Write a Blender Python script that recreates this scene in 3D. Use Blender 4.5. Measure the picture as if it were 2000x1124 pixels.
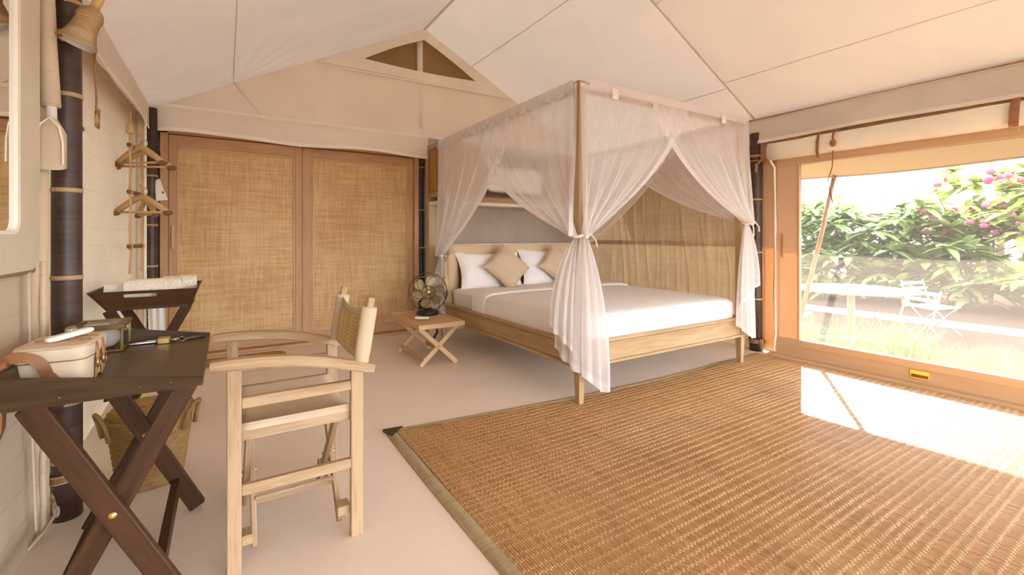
import bpy, math, random
import numpy as np
from mathutils import Vector, Matrix, noise

random.seed(7)
for o in list(bpy.data.objects):
    bpy.data.objects.remove(o)
C = bpy.context.scene.collection
S = bpy.context.scene
PI = math.pi
V = Vector

# ------------------------------------------------------------------ camera
cd = bpy.data.cameras.new('camera'); cam = bpy.data.objects.new('camera', cd); C.objects.link(cam)
cd.sensor_width = 36.0; cd.lens = 16.0; cd.clip_start = 0.05; cd.clip_end = 300
cd.shift_y = -0.0495
cam.location = (0, 0, 1.10); cam.rotation_euler = (PI/2, 0, math.radians(-32.2))
S.camera = cam

# ------------------------------------------------------------------ sky, sun, exposure
w = bpy.data.worlds.new('sky'); S.world = w; w.use_nodes = True
nt = w.node_tree; nt.nodes.clear()
bg = nt.nodes.new('ShaderNodeBackground'); wo = nt.nodes.new('ShaderNodeOutputWorld')
bg.inputs[0].default_value = (0.88, 0.98, 1.08, 1); bg.inputs[1].default_value = 2.5
nt.links.new(bg.outputs[0], wo.inputs[0])
sl = bpy.data.lights.new('sun', 'SUN'); sun = bpy.data.objects.new('sun', sl); C.objects.link(sun)
sl.energy = 6.0; sl.color = (1.0, 0.92, 0.80); sl.angle = math.radians(0.6)
sun.location = (20, 10, 14)
sun.rotation_euler = V((-1, -0.477, -0.72)).to_track_quat('-Z', 'Y').to_euler()
# daylight portals in the two openings of the tent (they only guide sampling of the sky)
def portal(name, loc, rot, sx, sy):
    l = bpy.data.lights.new(name, 'AREA'); l.shape = 'RECTANGLE'; l.size = sx; l.size_y = sy
    o = bpy.data.objects.new(name, l); C.objects.link(o); o.location = loc; o.rotation_euler = rot
    l.cycles.is_portal = True
portal('portal_front', (2.03, -3.13, 1.04), (-PI/2, 0, 0), 4.45, 2.15)
portal('portal_window', (4.42, -0.45, 0.95), (0, PI/2, 0), 1.7, 5.1)
S.view_settings.view_transform = 'Standard'; S.view_settings.look = 'None'
S.view_settings.gamma = 1.0; S.view_settings.exposure = 2.4
S.view_settings.use_curve_mapping = False
S.cycles.transparent_max_bounces = 24
S.cycles.max_bounces = 10
S.cycles.diffuse_bounces = 6
S.cycles.sample_clamp_indirect = 6.0

# ------------------------------------------------------------------ materials
MATS = {}
class NT:
    def __init__(s, name):
        s.m = bpy.data.materials.new(name); s.m.use_nodes = True
        s.t = s.m.node_tree; s.t.nodes.clear()
        s.out = s.n('ShaderNodeOutputMaterial')
    def n(s, typ, **kw):
        x = s.t.nodes.new(typ)
        for k, v in kw.items(): setattr(x, k, v)
        return x
    def l(s, a, b): s.t.links.new(a, b)
    def val(s, x, sock):
        if hasattr(x, 'is_output') or isinstance(x, bpy.types.NodeSocket): s.l(x, sock)
        else: sock.default_value = x
    def math(s, op, a, b=0.0, c=0.0):
        x = s.n('ShaderNodeMath', operation=op)
        s.val(a, x.inputs[0]); s.val(b, x.inputs[1]); s.val(c, x.inputs[2]); return x.outputs[0]
    def coords(s, kind='g'):
        if kind == 'g':
            a = s.n('ShaderNodeAttribute'); a.attribute_name = 'g'; return a.outputs['Vector']
        return s.n('ShaderNodeTexCoord').outputs['Object']
    def mapping(s, vec, scale=(1, 1, 1), rot=(0, 0, 0)):
        x = s.n('ShaderNodeMapping'); s.l(vec, x.inputs[0]); x.inputs['Scale'].default_value = scale
        x.inputs['Rotation'].default_value = rot; return x.outputs[0]
    def noise(s, vec, scale=5, detail=3, rough=0.55, dist=0.0):
        x = s.n('ShaderNodeTexNoise'); s.l(vec, x.inputs['Vector']); x.inputs['Scale'].default_value = scale
        x.inputs['Detail'].default_value = detail; x.inputs['Roughness'].default_value = rough
        x.inputs['Distortion'].default_value = dist; return x.outputs['Fac']
    def ramp(s, fac, stops):
        x = s.n('ShaderNodeValToRGB'); s.l(fac, x.inputs[0]); e = x.color_ramp.elements
        while len(e) < len(stops): e.new(0.5)
        for q, (p, c) in zip(e, stops): q.position = p; q.color = (*c, 1)
        return x.outputs[0]
    def mix(s, f, a, b, mode='MIX'):
        x = s.n('ShaderNodeMix', data_type='RGBA', blend_type=mode)
        s.val(f, x.inputs[0]); s.val(a if not isinstance(a, tuple) else (*a, 1), x.inputs[6])
        s.val(b if not isinstance(b, tuple) else (*b, 1), x.inputs[7]); return x.outputs[2]
    def bump(s, h, strength=0.3, dist=0.01, prev=None):
        x = s.n('ShaderNodeBump'); s.l(h, x.inputs['Height']); x.inputs['Strength'].default_value = strength
        x.inputs['Distance'].default_value = dist
        if prev: s.l(prev, x.inputs['Normal'])
        return x.outputs[0]
    def bsdf(s, col, rough=0.6, metal=0.0, normal=None, spec=0.5, out=True, **kw):
        b = s.n('ShaderNodeBsdfPrincipled')
        s.val(col if not isinstance(col, tuple) else (*col, 1), b.inputs['Base Color'])
        s.val(rough, b.inputs['Roughness']); b.inputs['Metallic'].default_value = metal
        b.inputs['Specular IOR Level'].default_value = spec
        for k, v in kw.items(): b.inputs[k].default_value = v
        if normal: s.l(normal, b.inputs['Normal'])
        if out: s.l(b.outputs[0], s.out.inputs[0])
        return b.outputs[0]

def wood(name, c1, c2, rough=0.5, spec=0.4, scale=1.0, contrast=0.5):
    t = NT(name); g = t.coords()
    f = t.noise(t.mapping(g, (3*scale, 34*scale, 1)), 1.0, 5, 0.6, 0.6)
    f2 = t.noise(t.mapping(g, (10*scale, 160*scale, 1)), 1.0, 2, 0.5)
    f3 = t.noise(t.mapping(g, (1.2, 5, 7)), 1.0, 1)
    k = t.math('ADD', t.math('MULTIPLY', f, 0.6), t.math('ADD', t.math('MULTIPLY', f2, 0.25), t.math('MULTIPLY', f3, 0.3)))
    col = t.ramp(k, [(0.5-contrast*0.32, c2), (0.5+contrast*0.42, c1)])
    nb = t.bump(t.math('ADD', f, f2), 0.12, 0.003)
    t.bsdf(col, rough, 0, nb, spec); return t.m

def plain(name, c, rough=0.5, metal=0.0, spec=0.5, var=0.08, nscale=12, bumpk=0.0, **kw):
    t = NT(name); o = t.coords('o'); f = t.noise(o, nscale, 3)
    d = tuple(max(0, x*(1-var*2)) for x in c); e = tuple(min(1, x*(1+var)) for x in c)
    col = t.ramp(f, [(0.3, d), (0.7, e)])
    nb = t.bump(f, bumpk, 0.004) if bumpk else None
    t.bsdf(col, rough, metal, nb, spec, **kw); return t.m

def cloth(name, c, transl=0.0, tc=None, var=0.06, fine=900, wr=0.25, wscale=2.5, quilt=None, rough=0.9, two=None):
    """woven fabric; transl = share of light passed through"""
    t = NT(name); o = t.coords('o')
    f = t.noise(o, wscale, 4, 0.55, 0.4)
    d = tuple(x*(1-var) for x in c); e = tuple(min(1, x*(1+var)) for x in c)
    col = t.ramp(f, [(0.3, d), (0.7, e)])
    nb = t.bump(f, wr, 0.03)
    wv = t.noise(o, fine*0.25, 1)
    nb = t.bump(wv, 0.08, 0.002, nb)
    if quilt:
        mp = t.mapping(o, (1, 1, 1), quilt[0])
        br = t.n('ShaderNodeTexBrick'); t.l(mp, br.inputs['Vector'])
        br.inputs['Scale'].default_value = 1.0; br.inputs['Mortar Size'].default_value = 0.004
        br.inputs['Brick Width'].default_value = quilt[1]; br.inputs['Row Height'].default_value = quilt[2]
        br.inputs['Mortar Smooth'].default_value = 0.4
        nb = t.bump(t.math('SUBTRACT', 1.0, br.outputs['Fac']), 0.35, 0.006, nb)
        col = t.mix(t.math('MULTIPLY', br.outputs['Fac'], 0.35), col, tuple(x*0.8 for x in c))
    b = t.bsdf(col, rough, 0, nb, 0.15, out=False)
    if transl:
        tr = t.n('ShaderNodeBsdfTranslucent'); tr.inputs[0].default_value = (*(tc or c), 1); t.l(nb, tr.inputs['Normal'])
        mx = t.n('ShaderNodeMixShader'); mx.inputs[0].default_value = transl
        t.l(b, mx.inputs[1]); t.l(tr.outputs[0], mx.inputs[2]); t.l(mx.outputs[0], t.out.inputs[0])
    else: t.l(b, t.out.inputs[0])
    return t.m

def net(name, c, holes=0.4, transl=0.5):
    """sheer gauze: part of the light goes straight through between the threads; hems (attribute dens) are denser"""
    t = NT(name); o = t.coords('o')
    a = t.n('ShaderNodeAttribute'); a.attribute_name = 'dens'
    f = t.noise(o, 6, 3); col = t.ramp(f, [(0.3, tuple(x*0.95 for x in c)), (0.7, c)])
    df = t.n('ShaderNodeBsdfDiffuse'); t.l(col, df.inputs[0])
    tr = t.n('ShaderNodeBsdfTranslucent'); t.l(col, tr.inputs[0])
    m1 = t.n('ShaderNodeMixShader'); m1.inputs[0].default_value = transl
    t.l(df.outputs[0], m1.inputs[1]); t.l(tr.outputs[0], m1.inputs[2])
    tp = t.n('ShaderNodeBsdfTransparent')
    m2 = t.n('ShaderNodeMixShader')
    th = t.noise(t.mapping(o, (1, 1, 0.12)), 130, 1)
    k = t.math('SUBTRACT', 1.0, t.math('MULTIPLY', t.math('SUBTRACT', 1.0, t.math('MULTIPLY', a.outputs['Fac'], 0.85)),
               t.math('ADD', holes-0.1, t.math('MULTIPLY', th, 0.2))))
    t.l(k, m2.inputs[0]); t.l(tp.outputs[0], m2.inputs[1]); t.l(m1.outputs[0], m2.inputs[2])
    t.l(m2.outputs[0], t.out.inputs[0]); return t.m

def weave(name, c1, c2, gap, su, sv, rough=0.55, bumpk=0.6, streak=6.0):
    """over-and-under plait of flat strips; colour differs strip by strip"""
    t = NT(name); g = t.coords()
    sep = t.n('ShaderNodeSeparateXYZ'); t.l(g, sep.inputs[0])
    u = t.math('MULTIPLY', sep.outputs[0], su); v = t.math('MULTIPLY', sep.outputs[1], sv)
    fu, fv = t.math('FLOOR', u), t.math('FLOOR', v)
    par = t.math('MODULO', t.math('ABSOLUTE', t.math('ADD', fu, fv)), 2.0)
    hu = t.math('ABSOLUTE', t.math('SINE', t.math('MULTIPLY', u, PI)))
    hv = t.math('ABSOLUTE', t.math('SINE', t.math('MULTIPLY', v, PI)))
    h = t.math('ADD', t.math('MULTIPLY', hu, par), t.math('MULTIPLY', hv, t.math('SUBTRACT', 1.0, par)))
    def strip(f, other, seed):
        cx = t.n('ShaderNodeCombineXYZ'); t.l(f, cx.inputs[0]); t.l(t.math('MULTIPLY', other, 0.05*streak/6), cx.inputs[1]); cx.inputs[2].default_value = seed
        return t.noise(cx.outputs[0], 0.37, 3, 0.7)
    n1 = strip(fu, v, 3.1); n2 = strip(fv, u, 9.7)
    big = t.noise(g, 2.2, 3)
    k = t.math('ADD', t.math('MULTIPLY', n1, 0.45), t.math('ADD', t.math('MULTIPLY', n2, 0.45), t.math('MULTIPLY', big, 0.35)))
    col = t.ramp(k, [(0.53, c2), (0.71, c1)])
    col = t.mix(t.math('SUBTRACT', 1.0, t.math('POWER', t.math('MINIMUM', t.math('ADD', h, 0.12), 1.0), 0.6)), col, gap)
    nb = t.bump(h, bumpk, 0.003)
    t.bsdf(col, rough, 0, nb, 0.35); return t.m

def glassm(name, c=(1, 1, 1), rough=0.02, clear=0.8):
    t = NT(name)
    tp = t.n('ShaderNodeBsdfTransparent'); tp.inputs[0].default_value = (*c, 1)
    gl = t.n('ShaderNodeBsdfGlossy'); gl.inputs[0].default_value = (1, 1, 1, 1); gl.inputs[1].default_value = rough
    m = t.n('ShaderNodeMixShader'); m.inputs[0].default_value = 1-clear
    t.l(tp.outputs[0], m.inputs[1]); t.l(gl.outputs[0], m.inputs[2]); t.l(m.outputs[0], t.out.inputs[0]); return t.m

def screenm(name):
    """fine insect mesh: about half open, threads scatter light both ways"""
    t = NT(name)
    df = t.n('ShaderNodeBsdfDiffuse'); df.inputs[0].default_value = (0.27, 0.235, 0.21, 1)
    tr = t.n('ShaderNodeBsdfTranslucent'); tr.inputs[0].default_value = (0.27, 0.23, 0.20, 1)
    m1 = t.n('ShaderNodeMixShader'); m1.inputs[0].default_value = 0.5
    t.l(df.outputs[0], m1.inputs[1]); t.l(tr.outputs[0], m1.inputs[2])
    tp = t.n('ShaderNodeBsdfTransparent'); m2 = t.n('ShaderNodeMixShader')
    th = t.noise(t.coords('o'), 60, 2)
    t.l(t.math('ADD', 0.29, t.math('MULTIPLY', th, 0.08)), m2.inputs[0])
    t.l(tp.outputs[0], m2.inputs[1]); t.l(m1.outputs[0], m2.inputs[2]); t.l(m2.outputs[0], t.out.inputs[0]); return t.m

M = {}
M['floor'] = None
def floor_mat():
    t = NT('polished_cement'); o = t.coords('o')
    f = t.noise(o, 1.3, 6, 0.62, 0.3); f2 = t.noise(o, 45, 3)
    sp = t.noise(o, 160, 1)
    k = t.math('ADD', t.math('MULTIPLY', f, 0.75), t.math('MULTIPLY', f2, 0.25))
    col = t.ramp(k, [(0.3, (0.72, 0.60, 0.49)), (0.7, (0.82, 0.70, 0.59))])
    col = t.mix(t.math('GREATER_THAN', sp, 0.77), col, (0.55, 0.40, 0.28))
    t.bsdf(col, t.math('ADD', 0.42, t.math('MULTIPLY', f, 0.2)), 0, t.bump(k, 0.06, 0.01), 0.35); return t.m
M['floor'] = floor_mat()
M['roof_back'] = cloth('roof_canvas_lined', (0.75, 0.66, 0.575), 0.02, (0.72, 0.64, 0.56), wr=0.18, wscale=1.4)
M['roof_front'] = cloth('roof_canvas_single', (0.68, 0.60, 0.505), 0.016, (0.85, 0.75, 0.63), wr=0.12, wscale=1.4)
M['gable'] = cloth('gable_canvas', (0.81, 0.73, 0.64), 0.16, (0.8, 0.74, 0.68), wr=0.2, wscale=1.6)
M['cream'] = cloth('cream_canvas', (0.92, 0.85, 0.72), 0.15, wr=0.2, wscale=3)
M['valance'] = cloth('valance_canvas', (0.82, 0.745, 0.655), 0.25, wr=0.3, wscale=3)
M['wall'] = cloth('khaki_wall_canvas', (0.60, 0.48, 0.335), 0.08, wr=0.3, wscale=3, quilt=((0, PI/2, PI/2), 0.34, 0.105))
M['wall_skirt'] = cloth('pale_wall_canvas', (0.60, 0.475, 0.335), 0.0, wr=0.3, wscale=3, quilt=((0, PI/2, PI/2), 0.5, 0.12))
M['wall_bed'] = cloth('brown_wall_canvas', (0.55, 0.395, 0.235), 0.03, var=0.12, wr=0.5, wscale=4, quilt=((0, PI/2, PI/2), 0.9, 0.085))
M['wall_back'] = plain('taupe_board', (0.48, 0.395, 0.32), 0.8, var=0.04, nscale=5)
M['tan'] = cloth('tan_canvas', (0.60, 0.46, 0.30), 0.0)
M['stile'] = cloth('stile_canvas', (0.56, 0.40, 0.27), 0.05, (0.95, 0.26, 0.035), wr=0.05)
M['awning'] = cloth('awning_canvas', (0.60, 0.45, 0.28), 0.02, (0.85, 0.52, 0.24), wr=0.2, wscale=1.2)
M['vent'] = cloth('vent_mesh', (0.33, 0.235, 0.13), 0.4, (0.6, 0.46, 0.28), wr=0.05)
M['outer'] = cloth('added_gable_canvas', (0.6, 0.47, 0.3), 0.4, (0.75, 0.62, 0.48), wr=0.1)
M['net'] = net('bed_gauze', (0.94, 0.91, 0.90), 0.36)
M['net_tail'] = net('bed_gauze_tail', (0.90, 0.85, 0.83), 0.24)
M['tie'] = cloth('gauze_tie', (0.88, 0.82, 0.74), 0.2)
M['screen'] = screenm('insect_mesh')
M['linen'] = cloth('bed_linen', (0.80, 0.765, 0.735), 0.0, var=0.02, wr=0.25, wscale=3.0)
M['pillow'] = cloth('white_pillowcase', (0.83, 0.79, 0.745), 0.0, var=0.02, wr=0.6, wscale=7)
M['cushion'] = cloth('tan_cushion', (0.58, 0.44, 0.30), 0.0, var=0.04, wr=0.25, wscale=6)
M['headboard'] = cloth('headboard_canvas', (0.60, 0.45, 0.28), 0.0, wr=0.2, wscale=5)
M['towel'] = cloth('cream_towel', (0.80, 0.71, 0.58), 0.0, wr=0.5, wscale=40)
M['towel_white'] = cloth('white_towel', (0.86, 0.81, 0.74), 0.0, wr=0.5, wscale=40)
M['seat'] = cloth('seat_canvas', (0.55, 0.43, 0.30), 0.0, wr=0.3, wscale=5)
M['bag'] = cloth('bag_canvas', (0.66, 0.52, 0.38), 0.0, var=0.03, wr=0.1, wscale=8)
M['oak'] = wood('pale_oak', (0.44, 0.295, 0.15), (0.30, 0.175, 0.072), 0.45, contrast=0.35)
M['teak_pale'] = wood('weathered_teak', (0.46, 0.305, 0.175), (0.26, 0.155, 0.08), 0.6, contrast=0.32)
M['teak'] = wood('teak_door', (0.54, 0.305, 0.15), (0.37, 0.19, 0.085), 0.5)
M['teak_bead'] = wood('teak_bead', (0.60, 0.38, 0.21), (0.48, 0.28, 0.14), 0.5)
M['frame'] = wood('window_frame_wood', (0.60, 0.40, 0.23), (0.50, 0.31, 0.165), 0.5, contrast=0.8)
M['stand'] = wood('acacia_stand', (0.62, 0.40, 0.21), (0.45, 0.26, 0.12), 0.5)
M['dark'] = wood('dark_stained_wood', (0.080, 0.034, 0.015), (0.026, 0.010, 0.004), 0.42, 0.2)
M['desk_board'] = wood('dark_desk_board', (0.075, 0.045, 0.022), (0.036, 0.019, 0.009), 0.45, 0.2)
M['desk'] = wood('dark_desk_wood', (0.105, 0.064, 0.030), (0.052, 0.028, 0.012), 0.38, 0.4)
M['bamboo'] = wood('dark_bamboo', (0.085, 0.052, 0.040), (0.030, 0.015, 0.010), 0.38, 0.3)
M['node'] = plain('bamboo_node', (0.45, 0.29, 0.14), 0.5)
M['leather'] = plain('brown_leather', (0.30, 0.125, 0.045), 0.5, var=0.15, bumpk=0.1)
M['leather_tan'] = plain('tan_leather', (0.42, 0.22, 0.10), 0.5, var=0.15)
M['leather_dark'] = plain('dark_leather', (0.05, 0.022, 0.012), 0.45)
M['stitch'] = plain('stitching', (0.75, 0.6, 0.45), 0.8)
M['brass'] = plain('brass', (0.60, 0.42, 0.17), 0.35, 1.0)
M['blade'] = plain('dull_brass_blade', (0.42, 0.34, 0.18), 0.42, 0.7, var=0.1)
M['brass_bright'] = plain('bright_brass', (0.78, 0.56, 0.20), 0.28, 1.0)
M['steel'] = plain('steel', (0.6, 0.58, 0.55), 0.3, 1.0)
M['black'] = plain('black_enamel', (0.018, 0.016, 0.015), 0.3)
M['white'] = plain('white_plastic', (0.80, 0.76, 0.70), 0.4, var=0.01)
def ropem(name, c1, c2):
    t = NT(name); g = t.coords(); f = t.noise(t.mapping(g, (14, 420, 1)), 1.0, 3, 0.6)
    t.bsdf(t.ramp(f, [(0.3, c2), (0.7, c1)]), 0.85, 0, t.bump(f, 0.8, 0.004), 0.15); return t.m
M['wicker'] = ropem('wicker', (0.56, 0.35, 0.15), (0.20, 0.10, 0.03))
M['rope'] = ropem('jute_rope', (0.78, 0.54, 0.27), (0.42, 0.24, 0.09))
M['cord'] = plain('pale_cord', (0.55, 0.42, 0.28), 0.85, var=0.15, nscale=60)
M['hanger'] = wood('pine_hanger', (0.62, 0.40, 0.18), (0.45, 0.26, 0.10), 0.5)
M['knob'] = plain('dark_hanger_end', (0.20, 0.085, 0.03), 0.5)
M['rattan'] = weave('rattan_weave', (0.84, 0.58, 0.30), (0.62, 0.37, 0.15), (0.38, 0.20, 0.07), 165, 165)
M['cane'] = weave('cane_panel', (0.62, 0.34, 0.10), (0.45, 0.21, 0.05), (0.20, 0.08, 0.02), 190, 190)

M['back_weave'] = weave('chair_back_weave', (0.78, 0.54, 0.26), (0.60, 0.38, 0.15), (0.28, 0.15, 0.05), 62, 62, bumpk=1.0)
M['mirror'] = plain('mirror_glass', (0.86, 0.86, 0.84), 0.02, 1.0, var=0.0)
M['mirror_frame'] = plain('cream_mirror_frame', (0.66, 0.58, 0.44), 0.55, var=0.02)
M['glass'] = glassm('clear_glass')
M['antique'] = plain('antique_brass', (0.26, 0.17, 0.07), 0.45, 0.9, var=0.2)

# ------------------------------------------------------------------ mesh helpers
ORG = {}
class MB:
    def __init__(s): s.v = []; s.f = []; s.g = []; s.d = []
    def add(s, vs, fs, gs=None):
        b = len(s.v); s.v += [tuple(q) for q in vs]
        s.g += gs if gs else [tuple(q) for q in vs]
        s.f += [tuple(b+i for i in q) for q in fs]; return b
    def sweep(s, path, prof, up=(0, 0, 1), scale=None, cap=True, loop=False):
        path = [V(p) for p in path]; n = len(path); m = len(prof); up = V(up)
        vs = []; gs = []; L = 0; r0 = random.uniform(0, 50); r1 = random.uniform(0, 50)
        per = [0]
        for i in range(m-1): per.append(per[-1]+(V(prof[i+1])-V(prof[i])).length)
        side0 = None
        for i, p in enumerate(path):
            a = path[(i-1) % n] if (i or loop) else p; c = path[(i+1) % n] if (i < n-1 or loop) else p
            t = (c-a)
            t = t.normalized() if t.length > 1e-9 else V((0, 0, 1))
            sd = t.cross(up)
            if sd.length < 1e-4: sd = side0 if side0 else t.orthogonal()
            sd.normalize(); side0 = sd; u2 = sd.cross(t)
            if i: L += (p-path[i-1]).length
            k = scale[i] if scale else 1.0
            for j, (x, y) in enumerate(prof):
                vs.append(p+sd*(x*k)+u2*(y*k)); gs.append((L+r0, per[j]+r1, r0))
        fs = []
        for i in range(n if loop else n-1):
            i2 = (i+1) % n
            for j in range(m):
                j2 = (j+1) % m
                fs.append((i*m+j, i*m+j2, i2*m+j2, i2*m+j))
        if cap and not loop:
            fs.append(tuple(range(m))[::-1]); fs.append(tuple((n-1)*m+j for j in range(m)))
        s.add(vs, fs, gs); return s
    def tube(s, path, r, n=8, up=(0, 0, 1), scale=None, loop=False):
        return s.sweep(path, [(r*math.cos(2*PI*k/n), r*math.sin(2*PI*k/n)) for k in range(n)], up, scale, True, loop)
    def ribbon(s, path, wd, th, up=(0, 0, 1), loop=False, scale=None):
        a, b = wd/2, th/2
        return s.sweep(path, [(-a, -b), (a, -b), (a, b), (-a, b)], up, scale, True, loop)
    def beam(s, p0, p1, wd, h, up=(0, 0, 1), bev=0.003):
        p0, p1 = V(p0), V(p1); t = (p1-p0).normalized()
        b = min(bev, wd*0.3, h*0.3, (p1-p0).length*0.3); a, c = wd/2, h/2
        prof = [(-a+b, -c), (a-b, -c), (a, -c+b), (a, c-b), (a-b, c), (-a+b, c), (-a, c-b), (-a, -c+b)]
        k = 1-2*b/max(wd, h)
        return s.sweep([p0, p0+t*b, p1-t*b, p1], prof, up, [k, 1, 1, k])
    def box(s, a, b, bev=0.003):
        a, b = V(a), V(b); lo = V(map(min, a, b)); hi = V(map(max, a, b)); c = (lo+hi)/2; d = hi-lo
        ax = max(range(3), key=lambda i: d[i])
        if ax == 0: return s.beam((lo.x, c.y, c.z), (hi.x, c.y, c.z), d.y, d.z, (0, 0, 1), bev)
        if ax == 1: return s.beam((c.x, lo.y, c.z), (c.x, hi.y, c.z), d.x, d.z, (0, 0, 1), bev)
        return s.beam((c.x, c.y, lo.z), (c.x, c.y, hi.z), d.x, d.y, (0, 1, 0), bev)
    def lathe(s, prof, n=24, mat=None, cap=True, rip=None):
        mat = mat or Matrix(); vs = []; gs = []
        for i, (r, z) in enumerate(prof):
            for k in range(n):
                a = 2*PI*k/n; rr = r+(rip(i, k) if rip else 0)
                vs.append(mat @ V((rr*math.cos(a), rr*math.sin(a), z))); gs.append((a*max(q[0] for q in prof), z, 0))
        fs = []
        for i in range(len(prof)-1):
            for k in range(n):
                k2 = (k+1) % n; fs.append((i*n+k, i*n+k2, (i+1)*n+k2, (i+1)*n+k))
        if cap:
            if prof[0][0] > 1e-5: fs.append(tuple(range(n))[::-1])
            if prof[-1][0] > 1e-5: fs.append(tuple((len(prof)-1)*n+k for k in range(n)))
        s.add(vs, fs, gs); return s
    def grid(s, fn, nu, nv, cu=False, gfn=None, dfn=None):
        vs = []; gs = []
        for i in range(nu+(0 if cu else 1)):
            for j in range(nv+1):
                u, v = i/nu, j/nv; p = fn(u, v); vs.append(p); gs.append(gfn(u, v) if gfn else tuple(p))
                if dfn: s.d.append(dfn(u, v))
        m = nv+1; fs = []
        for i in range(nu):
            i2 = (i+1) % nu if cu else i+1
            for j in range(nv): fs.append((i*m+j, i2*m+j, i2*m+j+1, i*m+j+1))
        s.add(vs, fs, gs); return s
    def superell(s, c, half, e1=0.3, e2=0.3, nu=32, nv=16, mat=None, fn=None):
        def sp(x, e): return math.copysign(abs(x)**e, x)
        mat = mat or Matrix()
        def f(u, v):
            a = 2*PI*u; b = -PI/2+PI*v
            p = V((half[0]*sp(math.cos(b), e1)*sp(math.cos(a), e2), half[1]*sp(math.cos(b), e1)*sp(math.sin(a), e2), half[2]*sp(math.sin(b), e1)))
            if fn: p = fn(p)
            return V(c)+mat.to_3x3() @ p
        return s.grid(f, nu, nv, True)
    def prism(s, poly, vec, gax=(0, 1)):
        """closed polygon (list of 3-D points) extruded by vec"""
        n = len(poly); vec = V(vec); a = [V(p) for p in poly]; b = [p+vec for p in a]
        r0 = random.uniform(0, 9)
        gs = [(p[gax[0]]+r0, p[gax[1]]+r0, 0) for p in a+b]
        fs = [tuple(range(n))[::-1], tuple(range(n, 2*n))]+[(i, (i+1) % n, n+(i+1) % n, n+i) for i in range(n)]
        s.add(a+b, fs, gs); return s
    def build(s, name, mat, parent=None, smooth=False, org=None, kind=None):
        if parent is not None: o0 = ORG[parent.name]
        elif org is not None: o0 = V(org)
        else:
            xs = np.array(s.v); lo, hi = xs.min(0), xs.max(0); o0 = V(((lo[0]+hi[0])/2, (lo[1]+hi[1])/2, lo[2]))
        me = bpy.data.meshes.new(name)
        me.from_pydata([(x-o0[0], y-o0[1], z-o0[2]) for x, y, z in s.v], [], s.f)
        at = me.attributes.new('g', 'FLOAT_VECTOR', 'POINT')
        at.data.foreach_set('vector', np.array(s.g, dtype=np.float32).ravel())
        if s.d:
            at = me.attributes.new('dens', 'FLOAT', 'POINT'); at.data.foreach_set('value', np.array(s.d, dtype=np.float32))
        if smooth: me.polygons.foreach_set('use_smooth', [True]*len(me.polygons))
        me.materials.append(mat if not isinstance(mat, str) else M[mat])
        o = bpy.data.objects.new(name, me); C.objects.link(o)
        if parent is not None: o.parent = parent
        else: o.location = o0
        ORG[o.name] = V(o0)
        if kind: o['kind'] = kind
        return o

def tag(o, label, cat, group=None, kind=None):
    if label: o['label'] = label
    if cat: o['category'] = cat
    if group: o['group'] = group
    if kind: o['kind'] = kind
    return o
def thing(name, label, cat, loc, group=None):
    o = bpy.data.objects.new(name, None); o.empty_display_size = 0.05; C.objects.link(o); o.location = loc; ORG[o.name] = V(loc)
    return tag(o, label, cat, group)
def struct(name, loc=(0, 0, 0)):
    o = bpy.data.objects.new(name, None); o.empty_display_size = 0.05; C.objects.link(o); o.location = loc; ORG[o.name] = V(loc)
    o['kind'] = 'structure'; return o
def lab(o, text): o['label'] = text; return o
def nz(x, y, z, s=1.0): return noise.noise(V((x*s, y*s, z*s)))
def lerp(a, b, t): return a+(b-a)*t
def curve_pts(P, n=5):
    P = [V(p) for p in P]; out = []
    for i in range(len(P)-1):
        a, b, c, d = P[max(0, i-1)], P[i], P[i+1], P[min(len(P)-1, i+2)]
        for k in range(n):
            t = k/n; out.append(0.5*((2*b)+(c-a)*t+(2*a-5*b+4*c-d)*t*t+(3*b-a-3*c+d)*t**3))
    return out+[P[-1]]
def rrect(cx, cy, hw, hh, r, n=6):
    pts = []
    for (sx, sy, a0) in ((1, 1, 0), (-1, 1, PI/2), (-1, -1, PI), (1, -1, 1.5*PI)):
        for k in range(n+1):
            a = a0+PI/2*k/n; pts.append((cx+sx*(hw-r)+r*math.cos(a), cy+sy*(hh-r)+r*math.sin(a)))
    return pts
def ring_plate(mb, outer, inner, to3, vec):
    """flat ring between two loops of equal length, extruded"""
    n = len(outer); vec = V(vec)
    a = [V(to3(*p)) for p in outer]; b = [V(to3(*p)) for p in inner]
    vs = a+b+[p+vec for p in a]+[p+vec for p in b]; fs = []
    for i in range(n):
        j = (i+1) % n
        fs += [(i, j, n+j, n+i), (2*n+i, 3*n+i, 3*n+j, 2*n+j), (i, 2*n+i, 2*n+j, j), (n+i, n+j, 3*n+j, 3*n+i)]
    mb.add(vs, fs); return mb
def rot_to(d, origin=(0, 0, 0), up='Y'):
    return Matrix.Translation(V(origin)) @ V(d).to_track_quat('Z', up).to_matrix().to_4x4()

# ================================================================== STRUCTURE
fl = MB(); fl.box((-0.75, -3.15, -0.10), (4.42, 5.6, 0.0)); fl.build('floor', 'floor', kind='structure')

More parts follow.
